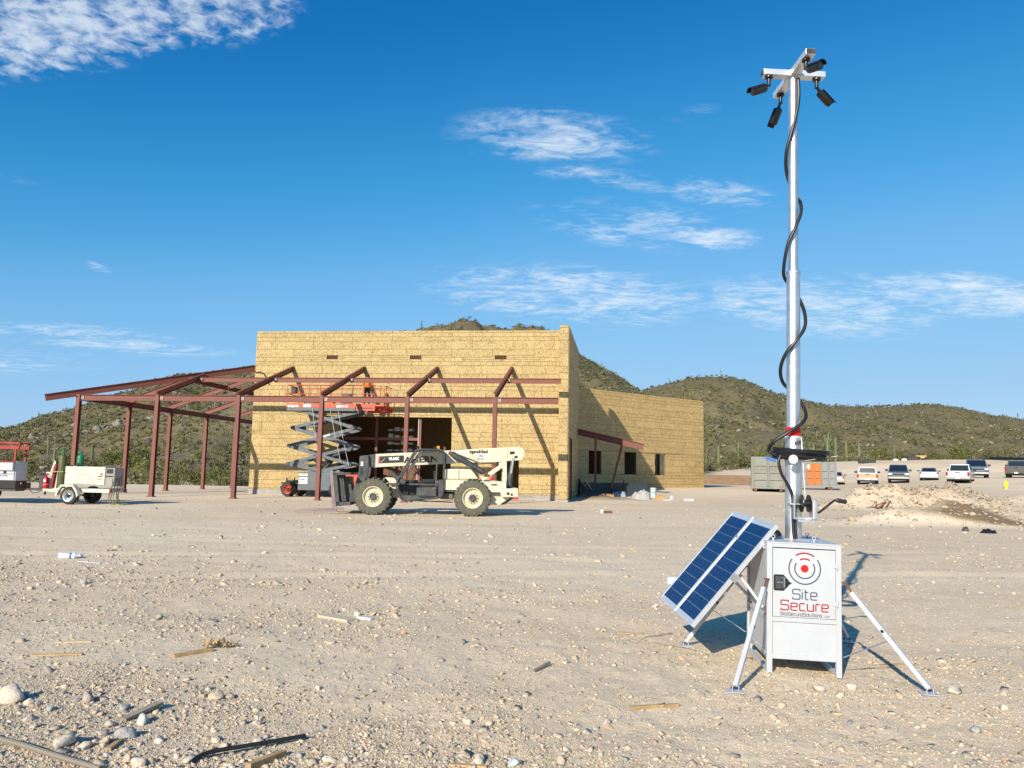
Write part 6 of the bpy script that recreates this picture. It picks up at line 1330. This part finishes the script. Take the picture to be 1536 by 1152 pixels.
# ---------------------------------------------------------------- parked vehicles
def vehicle(kind, px, py, Y, bodym, rear, label, yaw_=0.0, W_=1.95, L_=5.4, H_=1.85, gate=None, name=None):
    a = at(px, py, Y); z = gz(a.x, Y); f = 1 if rear else -1    # y=0 is the end that faces us
    o = empty(name or ('pickup_truck' if kind == 'pickup' else 'sedan'), (a.x, Y, z), -math.atan2(a.x, Y)+yaw_, label, 'pickup' if kind == 'pickup' else 'car', 'vehicles parked in a row along the far edge of the yard')
    h = W_/2; hi = kind == 'pickup'
    g0 = .42 if hi else .25; belt = 1.12*H_/1.85 if hi else .92; hood = 1.08*H_/1.85 if hi else .82
    if hi:
        if rear: prof = [(0, g0+.12), (0, belt), (L_-.15, belt), (L_, hood-.1), (L_, g0), (.1, g0)]; cabb, cabt = (-h+.06, 1.75, h-.06, 3.9), (-h+.22, 1.95, h-.22, 3.3)
        else: prof = [(0, g0+.1), (.02, hood-.06), (.12, hood), (1.35, belt+.02), (L_, belt), (L_, g0), (.1, g0)]; cabb, cabt = (-h+.06, 1.25, h-.06, 3.5), (-h+.22, 1.85, h-.22, 3.3)
    else:
        if rear: prof = [(0, g0+.2), (.03, belt-.05), (.15, belt), (L_-.6, belt-.05), (L_-.1, .62), (L_, .5), (L_, g0), (.1, g0)]; cabb, cabt = (-h+.08, .55, h-.08, 3.4), (-h+.28, 1.15, h-.28, 2.5)
        else: prof = [(0, g0+.1), (.02, .62), (.2, .74), (1.2, belt), (L_, belt), (L_, g0)]; cabb, cabt = (-h+.08, 1.1, h-.08, 3.8), (-h+.28, 1.8, h-.28, 3.2)
    part(lambda m: m.prismx(prof, -h, h), 'body', bodym, o, bevel=.06)
    part(lambda m: m.frus(cabb, cabt, belt+.002, H_), 'cabin', bodym, o, bevel=.05)
    gl = MB(); k0, k1 = .12, .86
    lp = lambda t_: [cabb[i]+(cabt[i]-cabb[i])*t_ for i in range(4)]
    b0, b1 = lp(k0), lp(k1); z0_, z1_ = belt+(H_-belt)*k0, belt+(H_-belt)*k1; e_ = .012; in_ = .10
    gl.add([(b0[0]+in_, b0[1]-e_, z0_), (b0[2]-in_, b0[1]-e_, z0_), (b1[2]-in_*.7, b1[1]-e_, z1_), (b1[0]+in_*.7, b1[1]-e_, z1_), (b0[0]+in_, b0[1]+.03, z0_), (b0[2]-in_, b0[1]+.03, z0_), (b1[2]-in_*.7, b1[1]+.03, z1_), (b1[0]+in_*.7, b1[1]+.03, z1_)], [(0, 1, 2, 3), (4, 7, 6, 5), (0, 4, 5, 1), (3, 2, 6, 7), (0, 3, 7, 4), (1, 5, 6, 2)])
    gl.build('rear_window' if rear else 'windscreen', glassd, o)
    for s in (-1, 1):
        sg = MB(); xx0, xx1 = (b0[0], b1[0]) if s < 0 else (b0[2], b1[2])
        sg.add([(xx0+s*e_, b0[1]+.15, z0_), (xx0+s*e_, b0[3]-.2, z0_), (xx1+s*e_, b1[3]-.1, z1_), (xx1+s*e_, b1[1]+.1, z1_), (xx0-s*.03, b0[1]+.15, z0_), (xx0-s*.03, b0[3]-.2, z0_), (xx1-s*.03, b1[3]-.1, z1_), (xx1-s*.03, b1[1]+.1, z1_)], [(0, 1, 2, 3), (4, 7, 6, 5), (0, 4, 5, 1), (3, 2, 6, 7), (0, 3, 7, 4), (1, 5, 6, 2)]); sg.build('side_window', glassd, o)
        my_ = (cabb[3]-.25) if rear else cabb[1]+.35
        part(lambda m: (m.box(s*(h-.02), my_, belt+.08, s*(h+.26), my_+.10, belt+.30 if hi else belt+.2)), 'wing_mirror', black, o, bevel=.03)
        for y in (.95, L_-1.0): wheel(o, (s*(h-.02) if s < 0 else s*(h-.02), y, .39 if hi else .32), .39 if hi else .32, .24, .22, tyreblk, alu, black, agr=False, bolts=5).rotation_euler = (0, 0, R_(-90 if s < 0 else 90))
        if rear: part(lambda m: m.box(s*(h-.19), -.03, belt-.42 if hi else belt-.22, s*(h-.005), .05, belt-.05), 'tail_lamp', redlens, o, bevel=.01)
        else: part(lambda m: m.box(s*(h-.42), -.04, hood-.30, s*(h-.02), .05, hood-.10), 'headlamp', headl, o, bevel=.02)
    if hi and rear:
        gm = gate or bodym; part(lambda m: m.box(-h+.21, -.025, belt-.55, h-.21, .02, belt-.02), 'tailgate', gm, o, bevel=.015); part(lambda m: m.box(-.2, -.032, belt-.13, .2, -.02, belt-.06), 'gate_handle', black, o)
        part(lambda m: m.box(-h+.04, -.14, g0+.05, h-.04, .0, g0+.24), 'bumper', chrome if bodym is not greyp else darkmetal, o, bevel=.02); part(lambda m: m.box(-.17, -.148, g0+.07, .17, -.141, g0+.2), 'number_plate', inkwhite, o)
        part(lambda m: m.box(-h+.25, .3, belt-.001, h-.25, 1.6, belt+.005), 'bed_opening', black, o)
    elif rear:
        part(lambda m: m.box(-h+.02, -.07, g0+.05, h-.02, .02, g0+.32), 'bumper', bodym, o, bevel=.04); part(lambda m: m.box(-.26, -.02, belt-.30, .26, .0, belt-.14), 'number_plate', inkwhite, o)
        part(lambda m: m.box(-h+.2, -.04, g0+.0, h-.2, .02, g0+.06), 'valance', black, o)
    elif hi:
        part(lambda m: m.box(-h+.44, -.04, hood-.36, h-.44, .02, hood-.08), 'grille', black, o, bevel=.02)
        part(lambda m: (m.box(-h+.42, -.055, hood-.10, h-.42, -.0, hood-.06), m.box(-h+.42, -.055, hood-.40, h-.42, .0, hood-.355)), 'grille_surround', chrome, o)
        part(lambda m: m.box(-h+.02, -.14, g0+.06, h-.02, .0, g0+.26), 'bumper', chrome, o, bevel=.03)
    part(lambda m: m.box(-h+.25, .2, g0-.12, h-.25, L_-.2, g0+.02), 'underbody', black, o)
    return o
whp = mat('white_car_paint', (.55, .56, .57), .3, coat=.5, var=.02, dirt=DUST, dirt_amt=.12); navy = mat('navy_car_paint', (.010, .030, .075), .25, coat=.6, dirt=DUST, dirt_amt=.10); silv = mat('silver_car_paint', (.45, .47, .52), .3, .4, coat=.5, dirt=DUST, dirt_amt=.10)
bluep = mat('blue_truck_paint', (.012, .055, .15), .25, coat=.6, dirt=DUST, dirt_amt=.10); greyp = mat('charcoal_truck_paint', (.045, .055, .055), .35, coat=.4, dirt=DUST, dirt_amt=.2); tan_ = mat('beige_car_paint', (.40, .37, .33), .3, .3, coat=.5, dirt=DUST, dirt_amt=.15); tang = mat('tan_plywood_load', (.42, .32, .20), .8)
vehicle('sedan', 1253, 725, 82, tan_, True, 'beige sedan partly hidden by the orange and grey container', W_=1.8, L_=4.7, H_=1.42)
vehicle('pickup', 1301.5, 725, 80, whp, True, 'white pickup with tan tailgate, left one of the row', W_=2.0, gate=tang)
vehicle('pickup', 1348, 722, 80, navy, False, 'dark navy pickup facing the camera between white pickup and silver sedan', W_=2.0, H_=1.95)
vehicle('sedan', 1394, 721, 83, silv, True, 'silver sedan parked between two pickups', W_=1.82, L_=4.7, H_=1.42)
vehicle('pickup', 1437, 726, 76, whp, True, 'white pickup seen from behind, nearest to the blue pickup', W_=2.05, H_=1.95, yaw_=-.1)
vehicle('pickup', 1467, 719, 84, bluep, False, 'blue pickup with chrome grille facing the camera', W_=2.15, H_=2.05, yaw_=.05)
vehicle('pickup', 1525, 719, 82, greyp, True, 'charcoal pickup seen from behind at the right edge', W_=2.1, H_=1.95, yaw_=-.08)
# hydrant
a = at(1509, 729, 68); hz_ = gz(a.x, a.y); hy = empty('fire_hydrant', (a.x, a.y, hz_), 0, 'yellow fire hydrant standing before the charcoal pickup', 'hydrant')
part(lambda m: m.lathe([(.17, 0), (.17, .04), (.11, .05), (.11, .50), (.15, .52), (.15, .56), (.12, .62), (.05, .70), (.03, .74)], (0, 0, 0), (0, 0, 1), 16), 'barrel', yellow, hy, smooth=True); part(lambda m: (m.tube((-.2, 0, .42), (.2, 0, .42), .055, 10), m.tube((0, -.2, .36), (0, 0, .36), .075, 10)), 'nozzle', yellow, hy)

# ---------------------------------------------------------------- ground litter and separate rocks
def rock_mesh(seed, r0=.16):
    r = np.random.default_rng(seed); v, f = I2; s = np.array([1, r.uniform(.65, .95), r.uniform(.45, .8)]); V = v*(1+r.normal(0, .10, (len(v), 1)))
    for k in range(11):
        d = r.normal(size=3); d /= np.linalg.norm(d); q_ = V@d; c_ = r.uniform(.38, .72); V = V-np.maximum(q_-c_, 0)[:, None]*d*.9
    V = V*s; col = STC[r.integers(0, len(STC))]; return V, f
RV = [rock_mesh(i) for i in range(10)]
def rock(px, py, wpx, label, vi, col, group=None):
    p = ground_at(px, py); s = wpx/FOC*p.y/2*1.28; V, f = RV[vi]
    o = link('rock', np_mesh('rock', V*s, f, stone_m, np.tile((*col, 1), (len(V), 1))), None, (p.x, p.y, p.z+s*.22), (0, 0, rb.uniform(0, 6.28))); tag(o, label, 'rock', group)
PALE, TANC, GRYC, DRK = (.54, .47, .38), (.50, .41, .30), (.36, .35, .33), (.13, .12, .12)
rock(97, 1118, 38, 'largest pale boulder in the lower left rubble', 0, PALE); rock(18, 1052, 42, 'flat pale stone at the left edge below the wooden strips', 1, PALE); rock(478, 1034, 14, 'small round white stone alone in open dirt', 2, (.66, .62, .55)); rock(720, 1140, 26, 'rounded tan rock at the bottom centre', 3, TANC)
rock(772, 1148, 22, 'pale bluish rock cut by the bottom edge', 4, (.50, .52, .53)); rock(190, 1106, 30, 'grey angular rock beside the short board', 5, GRYC); rock(128, 1122, 20, 'pale rock just right of the largest boulder', 6, PALE); rock(132, 1051, 26, 'brown-grey rock in the left rubble', 7, (.40, .33, .27))
rock(1279, 1033, 18, 'pale tan stone just right of the cabinet feet', 8, PALE); rock(1228, 1037, 18, 'pale stone in front of the cabinet', 9, PALE); rock(1430, 1040, 28, 'pale rock right of the right foot plate', 2, PALE); rock(1494, 775, 17, 'round black rock on the right dirt mound', 3, (.03, .028, .028)) ; rock(1465, 1099, 20, 'grey rock in the lower right', 5, GRYC)
rock(325, 1047, 22, 'tan rounded rock right of the long board', 4, TANC); rock(344, 1047, 16, 'brown stone touching the tan rounded rock', 0, (.42, .33, .25)); rock(213, 1084, 22, 'white stone below the long grey board', 1, (.62, .58, .52)); rock(205, 1148, 24, 'pale rock at the bottom edge left of the iron bar', 7, PALE); rock(125, 875, 14, 'dark grey stone on the left near the bottle', 5, GRYC)
CN = [(PALE, 'pale'), (TANC, 'tan'), (GRYC, 'grey'), ((.46, .40, .34), 'brown-grey'), ((.55, .47, .37), 'sandy')]
def spot(x, y):
    if x < 440: a = 'near the dusty hose' if x < 90 else 'around the largest boulder' if x < 165 else 'around the long grey board' if x < 260 else 'near the bent iron bar' if y > 1095 else 'right of the long grey board'
    elif x < 1000: a = 'between the iron bar and the bottom centre' if x < 660 else 'by the rounded tan rock' if x < 800 else 'below the round stake'
    else: a = 'below the left foot plate' if x < 1160 else 'below the cabinet' if x < 1290 else 'below the right foot plate' if x < 1430 else 'by the lower right corner'
    return a+(', upper part' if y < 1085 else ', by the bottom edge' if y > 1125 else '')
for k in range(46):
    c, cname = CN[rb.randrange(5)]
    if k < 24: x, y, w_x, g_ = rb.uniform(5, 420), rb.uniform(1035, 1148), rb.uniform(9, 19), 'stones in the lower left rubble'
    elif k < 36: x, y, w_x, g_ = rb.uniform(1000, 1530), rb.uniform(1050, 1148), rb.uniform(8, 15), 'stones at lower right'
    else: x, y, w_x, g_ = rb.uniform(440, 1000), rb.uniform(1085, 1148), rb.uniform(8, 16), 'stones along the bottom centre'
    rock(x, y, w_x, ('small ' if w_x < 11 else 'large ' if w_x > 15 else '')+cname+' loose stone '+spot(x, y), rb.randrange(10), c, g_)
def stick(name, label, cat, p0, p1, w, h, m, lift_=.01, up2=0.0):
    a, b = ground_at(*p0), ground_at(*p1); d = b-a; o = empty(name, a, 0, label, cat) if False else None
    mb = MB(); mb.beam((0, 0, h/2+lift_-.01), (d.x, d.y, d.z+h/2+lift_-.01+up2), w, h); o = mb.build(name, m); o.location = a; tag(o, label, cat); return o
stick('board', 'grey weathered board among stones in the left rubble', 'board', (184, 1082), (240, 1063), .06, .02, woodgrey, up2=.03)
stick('board', 'tan lumber offcut under the black bar at the bottom edge', 'board', (372, 1155), (426, 1134), .04, .035, wood)
stick('board', 'short tan offcut next to the grey angular rock', 'board', (162, 1127), (180, 1113), .03, .02, wood)
stick('lath', 'thin pale wood lath, upper one of two at left', 'lath', (84, 964), (138, 963), .03, .01, mat('fresh_wood', (.55, .42, .25), .8)); stick('lath', 'longer tan wood lath, lower one of two at left', 'lath', (46, 984), (124, 982), .035, .012, wood)
stick('board', 'tan board lying by the dry weed', 'board', (260, 987), (318, 977), .05, .03, wood); stick('stake', 'straight round tan stake at lower centre right', 'stake', (946, 1064), (1018, 1060), .022, .022, wood)
stick('wood_chip', 'dark splinter of wood in the open centre dirt', 'wood', (800, 1009), (824, 999), .025, .02, woodgrey, up2=.02); stick('lath', 'dark lath by the rear foot plate, upper', 'lath', (966, 958), (1008, 951), .02, .012, woodgrey); stick('lath', 'brown lath touching the rear foot plate', 'lath', (982, 966), (1043, 977), .028, .012, woodgrey)
stick('lath', 'short brown lath pair left of the panels', 'lath', (928, 950), (965, 952), .03, .012, wood); stick('lath', 'tan lath under the right outrigger leg', 'lath', (1322, 999), (1356, 998), .03, .012, wood); stick('lath', 'pale wood strip at the bottom centre', 'lath', (675, 1148), (730, 1152), .03, .012, wood)
stick('board', 'flat pale board left of centre beside the white tube', 'board', (484, 925), (528, 933), .14, .03, mat('bleached_board', (.50, .42, .32), .8)); stick('tube', 'short white tube beside the pale board', 'tube', (536, 928), (558, 931), .04, .03, plaswhite)
a0_, a1_, a2_ = ground_at(286, 1148, .015), ground_at(312, 1137, .03), ground_at(458, 1111, .03)
mb = MB(); mb.path(cr([a0_, a1_, a1_.lerp(a2_, .5), a2_], 5), .013, 8); tag(mb.build('iron_bar', mat('black_iron', (.02, .022, .024), .5, .3), smooth=True), 'bent black iron bar lying at the bottom left', 'bar')
mb = MB(); mb.path(cr([ground_at(-60, 1100, .02), ground_at(20, 1122, .03), ground_at(80, 1138, .02), ground_at(150, 1156, .01)], 5), .016, 8); tag(mb.build('hose', mat('grey_hose', (.22, .19, .15), .7), smooth=True), 'dusty grey hose crossing the bottom left corner', 'hose')
bp_ = ground_at(103, 838); bo = empty('plastic_bottle', bp_, .2, 'crushed clear plastic bottle lying on the left', 'bottle')
part(lambda m: m.path([(-.16, 0, .05), (-.14, 0, .05), (.0, 0, .045), (.10, 0, .05), (.15, 0, .05), (.19, 0, .05)], [.05, .06, .045, .058, .02, .02], 10), 'body', mat('clear_blue_plastic', (.60, .68, .78), .2), bo, smooth=True); part(lambda m: m.tube((.19, 0, .05), (.215, 0, .05), .022, 8), 'cap', mat('blue_cap', (.03, .08, .4), .4), bo); part(lambda m: m.lathe([(.0, 0), (.052, 0), (.052, .05), (0, .05)], (.02, 0, .048), (1, 0, 0), 10), 'band', mat('blue_band', (.05, .10, .45), .4), bo)
stick('lath', 'white plastic strip right of the bottle', 'strip', (118, 842), (152, 845), .06, .01, plaswhite)
simple('concrete_sample_box', 'small white box on the dirt behind the solar panels', 'box', ground_at(1006, 875), .05, lambda m: (m.box(-.06, -.05, 0, .10, .05, .012), m.box(-.06, -.05, .012, -.052, .05, .09), m.box(-.052, -.05, .012, .10, -.042, .09), m.box(-.052, .042, .012, .10, .05, .09)), plaswhite)
V, T, c_ = leaf_cloud([(0, 0, .04, .16, .10, .05), (.1, .02, .03, .10, .07, .04)], 260, .018, [(.36, .25, .13), (.45, .33, .18)], 5, .1); me = np_mesh('dry_weed', V, T, leaf_m, c_); o = link('dry_weed', me, None, ground_at(322, 972)); tag(o, 'dry brown weed lying at the end of the board', 'weed')
# slabs, roots and black scraps on the mounds
def slab(px, py, w, h, label, m_, sd, tilt=.15, rz=0.1):
    r = random.Random(sd); p = ground_at(px, py); n = 8; pts = [(w/2*math.cos(6.283*k/n)*(1+r.uniform(-.2, .2)), w*.32*math.sin(6.283*k/n)*(1+r.uniform(-.2, .2))) for k in range(n)]
    mb = MB(); mb.add([(x, y, 0) for x, y in pts]+[(x*.95, y*.95, h) for x, y in pts], [tuple(range(n))[::-1], tuple(range(n, 2*n))]+[(i, (i+1) % n, n+(i+1) % n, n+i) for i in range(n)]); o = mb.build('rubble_slab', m_); o.location = p+Vector((0, 0, .03)); o.rotation_euler = (tilt, .05, rz); tag(o, label, 'slab'); return o
asph = mat('brown_grey_asphalt', (.20, .165, .13), .9, var=.2, vscale=3, bump=.4); grs = mat('green_grey_slab', (.30, .31, .26), .85, var=.1)
slab(1483, 741, 3.4, .32, 'broken brown asphalt slab lying on the right mound', asph, 1, .12); slab(1466, 746, 1.6, .12, 'flat green-grey slab in front of the asphalt slab', grs, 2, .3); slab(1483, 748, 1.2, .10, 'dark edged grey slab leaning beside the green-grey one', grs, 3, .2)
mb = MB(); mb.path(cr([ground_at(1485, 742, .3), ground_at(1498, 743, .25), ground_at(1504, 744, .2), ground_at(1506, 750, .05)]), .10, 7); tag(mb.build('bent_pipe', rusty), 'bent dark brown pipe curving off the asphalt slab', 'pipe')
mb = MB(); mb.path(cr([ground_at(1456, 753, .1), ground_at(1480, 755, .12), ground_at(1510, 758, .08)]), .05, 6); tag(mb.build('long_stick', wood), 'long thin stick lying across the right mound', 'stick')
crumple('black_rag', 'crumpled black plastic scrap at the foot of the brown cut', 'scrap', 1483, 800, .50, .30, .16, black, 31); crumple('black_rag', 'smaller black scrap left of the crumpled plastic', 'scrap', 1448, 796, .22, .2, .12, darkmetal, 37)
mb = MB(); b_ = ground_at(1326, 765)
for k in range(5): q1 = (random.uniform(-.4, .3), random.uniform(-.2, .2), .05); mb.path([q1, (q1[0]+random.uniform(-.3, .3), q1[1], random.uniform(.1, .45)), (q1[0]+random.uniform(-.5, .5), q1[1]+.1, random.uniform(.02, .3))], [.05, .04, .01], 5)
o = mb.build('dead_root', rusty); o.location = b_; tag(o, 'twisted dead root lying on the left end of the mound', 'root')
